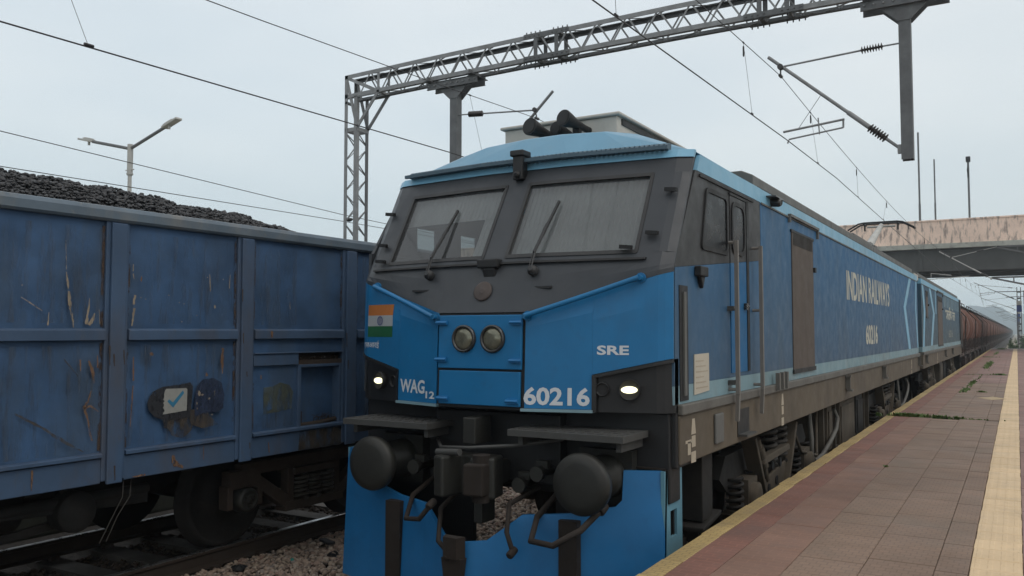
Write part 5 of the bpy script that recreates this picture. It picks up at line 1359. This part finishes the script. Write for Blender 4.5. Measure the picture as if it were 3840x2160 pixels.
def legs(xc0, xc1, lace=True, name="column_chord"):
    for xx, e1 in ((xc0, (1, 0, 0)), (xc1, (-1, 0, 0))):
        for yy, e2 in ((GY0, (0, 1, 0)), (GY1, (0, -1, 0))):
            q = MB(); q.angle((xx, yy, -.88), (xx, yy, ZB+.03 if (xx > GX0+.1 and xx < 5) else ZT), .09, .014, e1, e2); q.build(name, GALV if yy == GY0 else GALVD, gn)
    if not lace: return
    z = 2.6; k = 0; h = .36
    while z < 6.75:
        for a, b_ in (((xc0, GY0+.016), (xc1, GY0+.016)), ((xc0, GY1-.016), (xc1, GY1-.016)), ((xc0+.016, GY0), (xc0+.016, GY1)), ((xc1-.016, GY0), (xc1-.016, GY1))):
            if k % 2: a, b_ = b_, a
            bar_obj((*a, z), (*b_, z+h), .030)
        z += h; k += 1
legs(GX0, GX0+.38); legs(XE-.4, XE, False)
# corner knee: collar, vertical posts and knee braces
q = MB()
xi = GX0+.38
for yy in (GY0+.02, GY1-.02):
    q.bar((GX0, yy, 6.95), (xi, yy, 6.95), .02, .09); q.bar((GX0+.03, yy, ZT-.05), (xi-.0, yy, 6.98), .07, .03, (0, 1, 0)); q.bar((xi, yy, 7.0), (xi+.62, yy, ZB+.05), .07, .03, (0, 1, 0)); q.bar((xi+.62, yy, ZB), (xi+.62, yy, ZT), .06, .02, (0, 1, 0)); q.bar((GX0+.03, yy, ZT-.04), (xi+.6, yy, ZB+.05), .07, .025, (0, 1, 0)); q.bar((xi, yy, ZB+.03), (xi+.6, yy, ZB+.03), .07, .025, (0, 1, 0))
for xx in (GX0+.02, xi): q.bar((xx, GY0, 6.95), (xx, GY1, 6.95), .02, .09)
for xx, zz in ((GX0+.04, ZT-.05), (xi+.62, ZB+.05), (GX0+.05, 7.6)): q.bar((xx, GY0, zz), (xx, GY1, zz), .07, .05)
q.build("knee_brace", GALV, gn)
# splice joints with bolts
for xs_ in (-4.38, .17):
    q = MB()
    for dx in (-.24, .24):
        z0_, z1_ = ZB+camber(xs_), ZT+camber(xs_)
        for yy in (GY0-.006, GY1+.006): q.bar((xs_+dx, yy, z0_), (xs_+dx, yy, z1_), .085, .014, (0, 1, 0))
        for zz in (z0_+.03, z1_-.03): q.bar((xs_+dx, GY0, zz), (xs_+dx, GY1, zz), .08, .05)
    for yy in (GY0-.012, GY1+.012):
        for zz in (z0_+.045, z1_-.045): q.box(xs_-.52, yy-.006, zz-.05, xs_+.52, yy+.006, zz+.05)
    for yy in (GY0+.03, GY1-.03): q.box(xs_-.5, yy-.04, z0_-.012, xs_+.5, yy+.04, z0_-.002); q.box(xs_-.5, yy-.04, z1_+.002, xs_+.5, yy+.04, z1_+.012)
    sp_ = q.build("splice_plate", GALVD, gn)
    q = MB()
    for i in range(10):
        dx = -.47+.94*i/9
        if abs(dx) < .12: continue
        for yy in (GY0, GY1):
            for zz in (z0_+.045, z1_-.045): q.tube([(xs_+dx, yy-.045, zz), (xs_+dx, yy+.045, zz)], .014, 6)
            q.tube([(xs_+dx, yy+(.03 if yy == GY0 else -.03), z0_-.06), (xs_+dx, yy+(.03 if yy == GY0 else -.03), z0_)], .013, 6); q.tube([(xs_+dx, yy+(.03 if yy == GY0 else -.03), z1_), (xs_+dx, yy+(.03 if yy == GY0 else -.03), z1_+.06)], .013, 6)
    q.build("splice_bolts", GALVD, sp_)["kind"] = "stuff"
# drop posts with their gusset heads
for (xp, zl) in ((-6.74, 4.95), (2.26, 5.03)):
    zt = ZB+camber(xp)
    q = MB()
    q.box(xp-.09, GYC-.10, zl, xp+.09, GYC-.088, zt-.30); q.box(xp-.09, GYC+.088, zl, xp+.09, GYC+.10, zt-.30); q.box(xp-.006+.03, GYC-.0875, zl, xp+.006+.03, GYC+.0875, zt-.30)
    q.box(xp+.078, GYC-.0875, zl, xp+.09, GYC+.0875, zt-.30); q.box(xp-.09, GYC-.0875, zl+.03, xp+.077, GYC+.0875, zl+.05)
    q.build("drop_post", GALVD, gn)
    q = MB()
    for yy in (GYC-.115, GYC+.103): q.prism([(xp-.10, zt-.45), (xp+.10, zt-.45), (xp+.36, zt-.20), (xp+.36, zt-.14), (xp-.36, zt-.14), (xp-.36, zt-.20)], 'xz', yy, yy+.012)
    q.build("gusset_plate", GALVD, gn)
    q = MB()
    for yy in (GYC-.18, GYC+.13): q.box(xp-.66, yy, zt-.20, xp+.66, yy+.05, zt-.19); q.box(xp-.66, yy+.02, zt-.189, xp+.66, yy+.03, zt-.05); q.box(xp-.66, yy, zt-.049, xp+.66, yy+.05, zt-.04)
    for dx in (-.55, .55): q.box(xp+dx-.07, GY0-.12, zt-.039, xp+dx+.07, GY1+.12, zt-.027); q.box(xp+dx-.01, GY0-.12, zt-.027, xp+dx+.01, GY1+.12, zt+.06)
    cb = q.build("cross_bracket", GALVD, gn)
    q = MB()
    for i in range(9):
        dx = -.6+1.2*i/8; q.tube([(xp+dx, GYC-.20, zt-.12), (xp+dx, GYC-.14, zt-.12)], .013, 6)
    q.build("bracket_bolts", GALV, cb)["kind"] = "stuff"

# ------------------------------------------------------------------ cantilever arms
def insulator(mb, p0, p1, r0, r1, n_):
    p0 = Vector(p0); p1 = Vector(p1); L_ = (p1-p0).length; prof = [(0, r0)]
    for k in range(n_):
        a = (k+.15)/n_*L_; b_ = (k+.5)/n_*L_; c = (k+.62)/n_*L_
        prof += [(a, r0), (b_, r1), (c, r1), (c+.2*L_/n_, r0)]
    prof.append((L_, r0)); mb.lathe(p0, p1-p0, prof, 12)
def cantilever(label, group, base, tip, stay_joint, stay_post, ins2, ins1, reg, steady, clamp, y, sub=True, mt=GALV):
    P = lambda p: (p[0], y, p[1])
    t = thing("cantilever_arm", label, "cantilever", P(base), group)
    q = MB(); q.tube([P(ins2[0]), P(tip)], .030, 10); q.build("bracket_tube", mt, t)
    q = MB(); insulator(q, P(ins2[0]), P(ins2[1]), .035, .078, 7); q.build("insulator", INSU, t)
    q = MB(); q.tube([P(ins2[1]), P(base)], .026, 8); q.box(base[0]-.05, y-.05, base[1]-.07, base[0]+.05, y+.05, base[1]+.07); q.build("hinge_fitting", mt, t)
    q = MB(); q.tube([P(ins2[0]), ((ins2[0][0]*.8+tip[0]*.2), y, ins2[0][1]*.8+tip[1]*.2)], .04, 8); q.build("tube_sleeve", mt, t)
    q = MB(); q.tube([P(stay_joint), P(ins1[0])], .017, 8); q.tube([P(ins1[1]), P(stay_post)], .014, 6); q.build("stay_tube", mt, t)
    q = MB(); insulator(q, P(ins1[0]), P(ins1[1]), .02, .065, 8); q.build("insulator", INSU, t)
    q = MB(); q.lathe((stay_joint[0], y-.05, stay_joint[1]), (0, 1, 0), [(0, .05), (.10, .05)], 10); q.tube([P(stay_joint), P(clamp)], .014, 6); q.lathe((clamp[0], y-.06, clamp[1]), (0, 1, 0), [(0, .03), (.12, .03)], 8); q.build("wire_clamp", INSU, t)
    if reg:
        q = MB(); q.tube([P(reg[0]), P(reg[1])], .020, 8); q.build("register_arm", mt, t)
    if steady:
        q = MB(); q.tube([P(steady[0]), (steady[0][0]+.03*(1 if steady[1][0] > steady[0][0] else -1), y, steady[0][1]+.07), P(steady[1])], .015, 8)
        if reg:
            m_ = .58; q.tube([P(steady[1]), (steady[1][0], y, reg[1][1]-.02)], .018, 6)
            q.tube([(steady[0][0]*(1-m_)+steady[1][0]*m_, y, steady[0][1]*(1-m_)+steady[1][1]*m_), (reg[0][0]*(1-m_)+reg[1][0]*m_, y, reg[0][1]*(1-m_)+reg[1][1]*m_+.12)], .012, 6)
        q.build("steady_arm", mt, t)
        q = MB(); j = (reg[0][0]*.75+reg[1][0]*.25, y, reg[0][1]*.75+reg[1][1]*.25); f_ = .42
        q.tube([j, (tip[0]*(1-f_)+base[0]*f_, y, tip[1]*(1-f_)+base[1]*f_)], .005, 5); q.build("register_dropper", WIRE, t)
    return t
cantilever("grey cantilever arm with ribbed insulators reaching left from the right drop post", "cantilever arms holding the overhead wires",
           (2.16, 5.22), (.03, 7.11), (.24, 6.90), (2.17, 6.99), ((1.68, 5.645), (1.94, 5.415)), ((1.57, 6.97), (1.92, 6.985)), ((.27, 5.73), (1.29, 5.83)), ((.34, 5.52), (1.27, 5.69)), (.24, 6.74), GYC-.01)
cantilever("cantilever arm sticking up behind the locomotive horns, on the left drop post", "cantilever arms holding the overhead wires",
           (-6.60, 5.0), (-4.32, 7.14), (-4.74, 6.80), (-6.65, 6.95), ((-6.1, 5.47), (-6.4, 5.19)), ((-6.03, 6.90), (-6.39, 6.93)), None, None, (-4.70, 6.62), GYC-.01)

# ------------------------------------------------------------------ overhead wires
def wire(mb, pts, r_, n_=6, sag=0.0, parts=10):
    out_ = []
    for a, b_ in zip(pts, pts[1:]):
        for k in range(parts):
            t = k/parts; s_ = 4*sag*t*(1-t); out_.append((a[0]+(b_[0]-a[0])*t, a[1]+(b_[1]-a[1])*t, a[2]+(b_[2]-a[2])*t-s_))
    out_.append(pts[-1]); mb.tube(out_, r_, n_); return out_
def interp(pts, y):
    for a, b_ in zip(pts, pts[1:]):
        if a[1] <= y <= b_[1]:
            t = (y-a[1])/(b_[1]-a[1]+1e-9); return tuple(a[i]+(b_[i]-a[i])*t for i in range(3))
    return pts[-1]
ow = thing("overhead_line", "overhead contact and catenary wires above the blue locomotive", "overhead wire", (0, 15, 5.5), "overhead lines above the tracks")
cpts = [(-.45, -40, 5.45), (.08, 7.75, 5.60), (.335, 15.2, 5.58), (.33, 20, 5.66), (.16, 30, 5.76), (.45, 54, 5.33), (.75, 95, 5.68), (-.2, 140, 5.6), (.2, 185, 5.6), (-.2, 230, 5.6), (.2, 275, 5.6), (0, 330, 5.6)]
mpts_ = [(-.45, -40, 7.0), (.24, 15.2, 6.74), (.45, 54, 6.6), (.6, 95, 6.75), (-.2, 140, 7), (.2, 185, 7), (-.2, 230, 7), (.2, 275, 7), (0, 330, 7)]
q = MB(); cl = wire(q, cpts, .0085, 6); q.build("contact_wire", WIRE, ow)
q = MB(); ml = []
for a, b_, sg_ in zip(mpts_, mpts_[1:], (.55, .42, .5, .6, .6, .6, .6, .6)): ml += wire(q, [a, b_], .0065, 6, sg_, 14)
q.build("catenary_wire", WIRE, ow)
for y in (3.0, 8.3, 13.15, 17.9, 23.4, 29.0, 35, 41, 47, 52, 58, 65, 72, 80, 88, 96, 105, 115, 125):
    c = interp(cl, y); m_ = interp(ml, y-.25)
    q = MB(); q.tube([c, m_], .0030 if y < 40 else .006, 5); q.tube([(c[0], c[1]-.04, c[2]+.02), (c[0], c[1]+.04, c[2]+.02)], .014, 6); q.tube([(m_[0], m_[1]-.03, m_[2]), (m_[0], m_[1]+.03, m_[2])], .013, 6)
    q.lathe((m_[0], m_[1], m_[2]-.22), (0, 0, 1), [(0, .008), (.02, .014), (.15, .014), (.17, .008)], 6); q.build("dropper", WIRE, ow)
ow2 = thing("overhead_line", "overhead contact and catenary wires above the coal wagon", "overhead wire", (TW, 10, 5.2), "overhead lines above the tracks")
cpts = [(-4.2, -45, 5.12), (-4.45, 3.9, 5.13), (-4.52, 11.8, 5.27), (-4.7, 15.2, 5.31), (-4.2, 54, 5.4), (-4.6, 95, 5.5), (-4.2, 185, 5.5), (-4.4, 330, 5.5)]
mpts_ = [(-4.2, -45, 7.1), (-4.70, 15.2, 6.62), (-4.2, 54, 6.9), (-4.6, 95, 6.9), (-4.2, 185, 6.9), (-4.4, 330, 6.9)]
q = MB(); cl = wire(q, cpts, .0085, 6); q.build("contact_wire", WIRE, ow2)
q = MB(); ml = []
for a, b_, sg_ in zip(mpts_, mpts_[1:], (.95, .5, .5, .6, .6)): ml += wire(q, [a, b_], .0065, 6, sg_, 16)
q.build("catenary_wire", WIRE, ow2)
for y in (.2, 5.2, 13.0, 18, 23, 28, 34, 40, 46, 60, 75, 90):
    c = interp(cl, y); m_ = interp(ml, y-.35)
    q = MB(); q.tube([c, m_], .0030 if y < 40 else .006, 5); q.tube([(c[0], c[1]-.05, c[2]+.02), (c[0], c[1]+.05, c[2]+.02)], .018, 6); q.tube([(m_[0], m_[1]-.03, m_[2]), (m_[0], m_[1]+.03, m_[2])], .014, 6); q.build("dropper", WIRE, ow2)
fw = thing("feeder_wire", "upper of two thin wires crossing the sky behind the coal wagon", "wire", (-11, 10, 5.4), "thin wires left of the wagons")
q = MB(); q.tube([(-11, -20, 6.9), (-11, 7.8, 5.61), (-11, 16.3, 5.20), (-11, 30, 4.85), (-11, 80, 4.6)], .008, 6); q.build("wire_strand", WIRE, fw)
fw = thing("feeder_wire", "lower thin wire just above the coal, carrying a small bird", "wire", (-11, 10, 5.0), "thin wires left of the wagons")
q = MB(); q.tube([(-11, -20, 5.0), (-11, 7.8, 5.01), (-11, 16.3, 5.03), (-11, 30, 4.95), (-11, 80, 4.7)], .008, 6); q.build("wire_strand", WIRE, fw)
bd = thing("bird", "tiny dark bird perched on the lower wire beside the gantry column", "bird", (-11, 16.6, 5.03))
q = MB(); q.lathe((-11, 16.48, 5.07), (0, 1, .25), [(0, .012), (.04, .04), (.10, .05), (.17, .042), (.22, .02), (.30, .012), (.38, .016)], 10); q.lathe((-11, 16.47, 5.10), (0, -1, .2), [(-.05, .02), (0, .03), (.03, .02), (.06, .004)], 8)
q.tube([(-11.01, 16.6, 5.03), (-11.01, 16.6, 5.06)], .004, 4); q.tube([(-10.99, 16.6, 5.03), (-10.99, 16.6, 5.06)], .004, 4); q.build("bird_body", BIRD, bd)

# ------------------------------------------------------------------ double-arm street lamp beyond the wagons
LX, LY = -30.7, 24.0
sl = thing("street_lamp", "double armed grey street lamp rising behind the heaped coal", "street lamp", (LX, LY, -.9))
q = MB(); q.tube([(LX, LY, -.9), (LX, LY, 9.6)], .10, 12, rs=[.13, .085]); q.tube([(LX, LY, 9.3), (LX, LY, 10.72)], .125, 12); q.tube([(LX, LY, 9.34), (LX, LY, 9.40)], .15, 12); q.tube([(LX-.30, LY, 9.55), (LX+.30, LY, 9.55)], .025, 6); q.build("pole", LAMPH, sl)
dirv = Vector((math.cos(R(30.7)), math.sin(R(30.7)), 0)); dep = Vector((math.sin(R(30.7)), -math.cos(R(30.7)), 0))
for s_, L_ in ((-1, 2.35), (1, 2.0)):
    d = (dirv*s_+dep*s_*.55); a = Vector((LX, LY, 10.52)); e = a+d*L_+Vector((0, 0, .62 if s_ < 0 else .72))
    q = MB(); q.tube([a, e], .075, 10); am = q.build("lamp_arm", GALVD, sl)
    d2 = (e-a).normalized(); e2 = e+d2*.95
    q = MB(); q.bar(e-d2*.05, e2, .34, .09); q.bar(e+Vector((0, 0, .07)), e+d2*.62+Vector((0, 0, .07)), .26, .08)
    for k in range(5): q.bar(e+d2*(.1+.1*k)+Vector((0, 0, .12)), e+d2*(.13+.1*k)+Vector((0, 0, .12)), .24, .05)
    q.tube([e+d2*.3+Vector((0, 0, -.05)), e+d2*.3+Vector((0, 0, -.2))], .06, 8); q.build("lamp_head", LAMPH, am, .02)

# ------------------------------------------------------------------ masts and arms further along the platform track
def truss_arm(t, y, zt, x0, x1, dz):
    q = MB(); q.bar((x0, y, zt), (x1, y, zt), .09, .09); q.bar((x0, y, zt-.02), (x1, y, zt-dz), .09, .09)
    for k in range(1, 4):
        x = x0+(x1-x0)*k/3.6; q.bar((x, y, zt), (x, y, zt-dz*k/3.6), .06, .06)
    q.build("bracket_truss", MASTM, t)
def mast(name, label, x, y, zt, grp, plates=True):
    t = thing(name, label, "mast", (x, y, -.9), grp)
    for dx in (-.15, .15):
        q = MB(); q.bar((x+dx, y, -.9), (x+dx, y, zt), .07, .13, (0, 1, 0)); q.build("mast_channel", MASTM, t)
    z = .4
    q = MB()
    while z < zt-.2: q.box(x-.15, y-.068, z, x+.15, y-.06, z+.16); q.box(x-.15, y+.06, z, x+.15, y+.068, z+.16); z += .62
    q.build("batten_plate", MASTM, t)
    q = MB(); q.box(x-.35, y-.35, -.88, x+.35, y+.35, .35); q.build("foundation", CONCG, t, .03)
    if plates:
        q = MB(); q.box(x-.22, y-.10, zt-2.35, x+.22, y-.075, zt-1.75); q.build("number_plate", PLATEB, t)
        q = MB(); q.box(x-.22, y-.10, zt-1.70, x+.22, y-.075, zt-1.30); q.build("number_plate", PLATEW, t)
    return t
mt_ = mast("catenary_mast", "catenary mast with long bracket trusses just before the bridge, right of the platform", 6.4, 54, 8.2, "catenary masts", False)
truss_arm(mt_, 54, 6.93, 2.9, 6.4, 1.0); truss_arm(mt_, 54, 5.22, 2.6, 6.4, 1.0)
grpc = "cantilever arms holding the overhead wires"
cantilever("pale cantilever arm crossing in front of the bridge girder", grpc, (2.58, 5.17), (.02, 6.79), (.62, 6.42), (2.9, 6.92), ((2.1, 5.47), (2.4, 5.28)), ((1.9, 6.70), (2.25, 6.78)), ((-.74, 5.20), (1.5, 5.33)), ((.62, 5.36), (-.42, 5.55)), (.45, 6.6), 54, mt=LAMPH)
ys_ = [95, 140, 185, 230, 275, 320]
for i, y in enumerate(ys_):
    xm = 3.98
    mast("catenary_mast", ("nearest lattice mast with blue and white number plates beyond the platform end", "second lattice mast beyond the platform end", "third lattice mast beyond the platform end", "distant lattice mast lined up behind the nearer masts", "distant lattice mast lined up behind the nearer masts", "distant lattice mast lined up behind the nearer masts")[i], xm, y, 6.5, "catenary masts")
    sgn = 1 if i % 2 == 0 else -1
    xc = .45 if i == 0 else (-.2 if i % 2 else .2)
    cantilever(("first cantilever arm beyond the bridge, on the mast with blue plate", "second cantilever arm beyond the bridge", "third cantilever arm beyond the bridge", "far cantilever arm among the masts in the haze", "far cantilever arm among the masts in the haze", "far cantilever arm among the masts in the haze")[i], grpc,
               (xm-.15, 5.25), (xc-.25, 7.05), (xc+.2, 6.8), (xm-.15, 7.25 if i else 6.4), ((xm-.75, 5.57), (xm-.4, 5.38)), ((xm-.9, 7.1 if i else 6.5), (xm-.5, 7.18 if i else 6.45)), ((xc+.2, 5.95), (xc+1.7, 6.1)), ((xc+.2, 5.68), (xc+1.5, 5.95)), (xc+.1, 6.75), y, mt=MASTM)
pm = thing("portal_mast", "plain slim post at the right edge beyond the platform end", "mast", (4.30, 93, -.9))
q = MB(); q.bar((4.42, 93, -.9), (4.42, 93, 6.1), .16, .16, (0, 1, 0)); q.bar((2.0, 93, 6.02), (4.42, 93, 6.02), .07, .07); q.bar((2.9, 93, 5.5), (4.42, 93, 5.55), .05, .05); q.build("post", MASTM, pm)

# ------------------------------------------------------------------ tank wagons
def tank_parts(y0):
    L_ = 11.9; yc = y0+.35+L_/2-.3
    P = []
    q = MB(); prof = [(0, .05), (.02, .6), (.10, 1.05), (.26, 1.30), (.42, 1.38), (2.4, 1.38), (2.42, 1.40), (2.5, 1.40), (2.52, 1.38), (5.4, 1.38), (5.42, 1.40), (5.5, 1.40), (5.52, 1.38), (8.4, 1.38), (8.42, 1.40), (8.5, 1.40), (8.52, 1.38), (10.78, 1.38), (10.94, 1.30), (11.1, 1.05), (11.18, .6), (11.2, .05)]
    q.lathe((0, y0+.35, 2.50), (0, 1, 0), prof, 30); P.append(("tank_barrel", q, TANK))
    q = MB(); q.box(-.55, y0+.9, 3.90, .55, y0+11.0, 3.96)
    for yy in (2.2, 5.6, 9.0): q.lathe((0, y0+yy, 3.86), (0, 0, 1), [(0, .36), (.22, .36), (.26, .30), (.30, .10)], 14)
    for yy in (1.2, 4.0, 7.2, 10.6):
        for sx in (-.55, .55): q.bar((sx, y0+yy, 3.95), (sx, y0+yy, 4.14), .04, .04, (0, 1, 0))
    for sx in (-.55, .55): q.bar((sx, y0+1.0, 4.13), (sx, y0+10.8, 4.13), .03, .04)
    P.append(("walkway", q, TANKD))
    q = MB(); q.box(-.25, y0+.1, .85, .25, y0+11.8, 1.12); q.box(-1.3, y0+.05, .95, 1.3, y0+.3, 1.25); q.box(-1.3, y0+11.6, .95, 1.3, y0+11.85, 1.25)
    for yy in (1.7, 3.6, 8.1, 10.0):
        q.prism([(-1.32, 1.55), (-1.0, 1.05), (1.0, 1.05), (1.32, 1.55), (1.22, 1.85), (-1.22, 1.85)], 'xz', y0+yy-.09, y0+yy+.09)
        for sx in (-1, 1): q.box(min(sx*.95, sx*1.34), y0+yy-.42, 1.05, max(sx*.95, sx*1.34), y0+yy+.42, 1.13)
    for sx in (-1, 1): q.bar((sx*1.28, y0+.3, 1.05), (sx*1.28, y0+11.6, 1.05), .06, .14)
    P.append(("underframe", q, TANKF))
    q = MB()
    for sx in (-.25, .25): q.bar((1.32+0*sx, y0+6+sx, 1.0), (1.42, y0+6+sx, 3.0), .04, .04, (0, 1, 0)); q.bar((1.42, y0+6+sx, 3.0), (.6, y0+6+sx, 3.95), .04, .04, (0, 1, 0))
    for k in range(7): q.bar((1.34+.012*k, y0+5.75, 1.2+.28*k), (1.34+.012*k, y0+6.25, 1.2+.28*k), .03, .03)
    P.append(("ladder", q, TANKD))
    for yb in (y0+2.4, y0+9.4):
        for s in (-1, 1):
            q = MB(); x = s*1.14; q.bar((x, yb-1.1, .78), (x, yb+1.1, .78), .12, .14); q.bar((x, yb-1.0, .75), (x, yb-.3, .36), .12, .12); q.bar((x, yb+1.0, .75), (x, yb+.3, .36), .12, .12); q.bar((x, yb-.4, .34), (x, yb+.4, .34), .14, .1)
            for d in (-1, 1): q.box(x-.09, yb+d-.19, .38, x+.09, yb+d+.19, .66)
            P.append(("bogie_frame", q, TANKF))
        for d in (-1, 1):
            q = MB()
            for s in (-1, 1): q.lathe((s*.8, yb+d, .5), (s, 0, 0), [(-.03, .53), (.0, .53), (.01, .5), (.11, .5), (.11, .2), (.14, .1)], 16)
            q.tube([(-.8, yb+d, .5), (.8, yb+d, .5)], .08, 8); P.append(("wheelset", q, WDARK))
    q = MB()
    for yy, d in ((y0+.05, -1), (y0+11.85, 1)):
        for sx in (-.978, .978): q.lathe((sx, yy, 1.105), (0, d, 0), [(0, .12), (.25, .11), (.26, .22), (.32, .22)], 12)
        q.box(-.15, min(yy, yy+d*.42), .98, .15, max(yy, yy+d*.42), 1.2)
    P.append(("buffer", q, WDARK))
    return P
TL = 12.55
grp = "rusty tank wagons trailing behind the locomotive"
tk = thing("tank_wagon", "rusty brown tank wagon coupled right behind the locomotive", "tank wagon", (0, 45.1, 0), grp)
plist = tank_parts(45.1)
for nm, mb, mt in plist: mb.build(nm, mt, tk)
allm = MB()
idx = {}
for nm, mb, mt in plist:
    mi = idx.setdefault(mt.name, len(idx))
    allm.add(mb.v, mb.f, mi, False)
far_me = allm.data("tank_wagon", [bpy.data.materials[k] for k in idx], (0, 45.1, 0))
names = ["second", "third", "fourth", "fifth", "sixth", "seventh"]
for i in range(1, 52):
    y = 45.1+TL*i
    if i <= 6:
        c = copy_tree(tk); c.location = (0, y, 0); c["label"] = "%s rusty tank wagon counted back from the locomotive" % names[i-1]
    else:
        c = inst(far_me, "tank_wagon", None, (0, y, 0))
        tag(c, "distant tank wagon near the hazy tail of the train", "tank wagon", grp)
# far coal wagons and wires are hidden by the locomotive and are left out

# ------------------------------------------------------------------ bushes at the end of the platform
def bush(label, x, y, z, rx, ry, rz, n_, seed, ls=.16):
    t = thing("bush", label, "bush", (x, y, z), "bushes beyond the platform end")
    g_ = np.random.default_rng(seed)
    th = g_.uniform(0, 6.283, n_); ph = np.arccos(g_.uniform(-.2, 1, n_)); rr_ = g_.uniform(.35, 1.0, n_)**.5
    lump_ = 1+.22*np.sin(th*3+seed)+.15*np.sin(th*5+ph*4)
    cx = x+rx*rr_*lump_*np.sin(ph)*np.cos(th); cy = y+ry*rr_*lump_*np.sin(ph)*np.sin(th); cz = z+rz*rr_*lump_*np.cos(ph)
    q4 = g_.normal(size=(n_, 2, 3)); q4 /= np.linalg.norm(q4, axis=2)[:, :, None]
    s_ = ls*g_.uniform(.5, 1.2, (n_, 1)); c = np.stack([cx, cy, cz], 1)
    a = q4[:, 0]*s_; b_ = q4[:, 1]*s_*.55
    V = np.stack([c-a, c+b_, c+a, c-b_], 1).reshape(-1, 3)-np.array([x, y, z])
    F_ = np.arange(n_*4).reshape(-1, 4)
    o = bpy.data.objects.new("foliage", raw_mesh("foliage", V, 4, F_, BUSHM, np.repeat(g_.uniform(0, 1, n_), 4))); S.collection.objects.link(o); o.parent = t
    q = MB()
    for k in range(5):
        an = k*1.3; q.tube([(x, y, -.9), (x+rx*.3*math.cos(an), y+ry*.3*math.sin(an), z+rz*.3), (x+rx*.6*math.cos(an), y+ry*.6*math.sin(an), z+rz*.65)], .03, 5)
    q.build("stem", BARK, t)
    return t
bush("leafy green bush at the foot of the nearest mast beyond the platform", 3.35, 93.5, -.6, .55, 1.2, 1.75, 2600, 1, .12)
bush("low green shrub strip left of the nearest mast", 2.75, 101, -.75, .35, 2.5, .75, 1500, 2, .1)
bush("distant pale green bush behind the masts", 5.6, 128, -.5, 1.5, 3, 2.2, 1500, 3, .3)
bush("far dark bush where the train disappears", 8.2, 190, -.5, 3.2, 6, 2.8, 1500, 4, .5)

# ------------------------------------------------------------------ litter on the ballast
def slipper(label, x, y, z, rot, strap):
    t = thing("slipper", label, "slipper", (x, y, z), "slippers dropped on the ballast")
    c, s_ = math.cos(rot), math.sin(rot)
    def T(u, v_, w_): return (x+u*c-v_*s_, y+u*s_+v_*c, z+w_)
    out_ = [(-.13, -.035), (-.10, -.042), (.0, -.036), (.07, -.048), (.115, -.040), (.135, .0), (.115, .038), (.07, .045), (.0, .034), (-.10, .038), (-.13, .03)]
    q = MB(); K = len(out_); vs = [T(u, v_, 0+.02*max(0, u-.05)) for u, v_ in out_]+[T(u, v_, .024+.02*max(0, u-.05)) for u, v_ in out_]
    q.add(vs, [tuple(range(K-1, -1, -1)), tuple(range(K, 2*K))]+[(i, (i+1) % K, K+(i+1) % K, K+i) for i in range(K)]); q.build("sole", SLIP, t)
    if strap:
        q = MB(); n_ = 8; A = []; B = []
        for k in range(n_+1):
            a = math.pi*k/n_; A.append(T(.01, -.05*math.cos(a), .015+.062*math.sin(a))); B.append(T(.085, -.048*math.cos(a), .015+.040*math.sin(a)))
        q.add(A+B, [(k, k+1, n_+2+k, n_+1+k) for k in range(n_)]); st_ = q.build("strap", SLIP, t)
        q = MB(); A = []; B = []
        for k in range(3, 6):
            a = math.pi*k/n_; A.append(T(.03, -.052*math.cos(a), .017+.060*math.sin(a))); B.append(T(.07, -.050*math.cos(a), .018+.047*math.sin(a)))
        q.add(A+B, [(0, 1, 4, 3), (1, 2, 5, 4)]); q.build("strap_print", SLIPR, st_)
    return t
slipper("black slipper with red printed strap lying on the ballast", -2.47, 6.80, -.155, 2.75, True)
slipper("flat dark sandal sole farther back on the ballast", -3.0, 7.25, -.15, -.35, False)
tt_ = thing("bottle_cap", "small teal plastic scrap on the ballast", "litter", (-2.80, 6.52, -.15))
q = MB(); q.lathe((-2.80, 6.52, -.155), (.3, -.5, 1), [(0, .018), (.016, .018), (.018, .012)], 10); q.build("cap", TEALP, tt_)
tt_ = thing("dark_bag", "crumpled black plastic scrap at the bottom of the ballast", "litter", (-3.02, 6.0, -.17))
g_ = np.random.default_rng(5); q = MB(); vs = []
for j in range(6):
    for i in range(12):
        a = 2*math.pi*i/12; rr_ = .07*math.sin(math.pi*(j+.3)/6)*g_.uniform(.7, 1.3); vs.append((-3.02+rr_*1.3*math.cos(a), 6.0+rr_*math.sin(a), -.18+.014*j+g_.uniform(-.008, .008)))
q.add(vs, [(j*12+i, j*12+(i+1) % 12, (j+1)*12+(i+1) % 12, (j+1)*12+i) for j in range(5) for i in range(12)]+[tuple(range(60, 72))]); q.build("bag", BLACK, tt_)
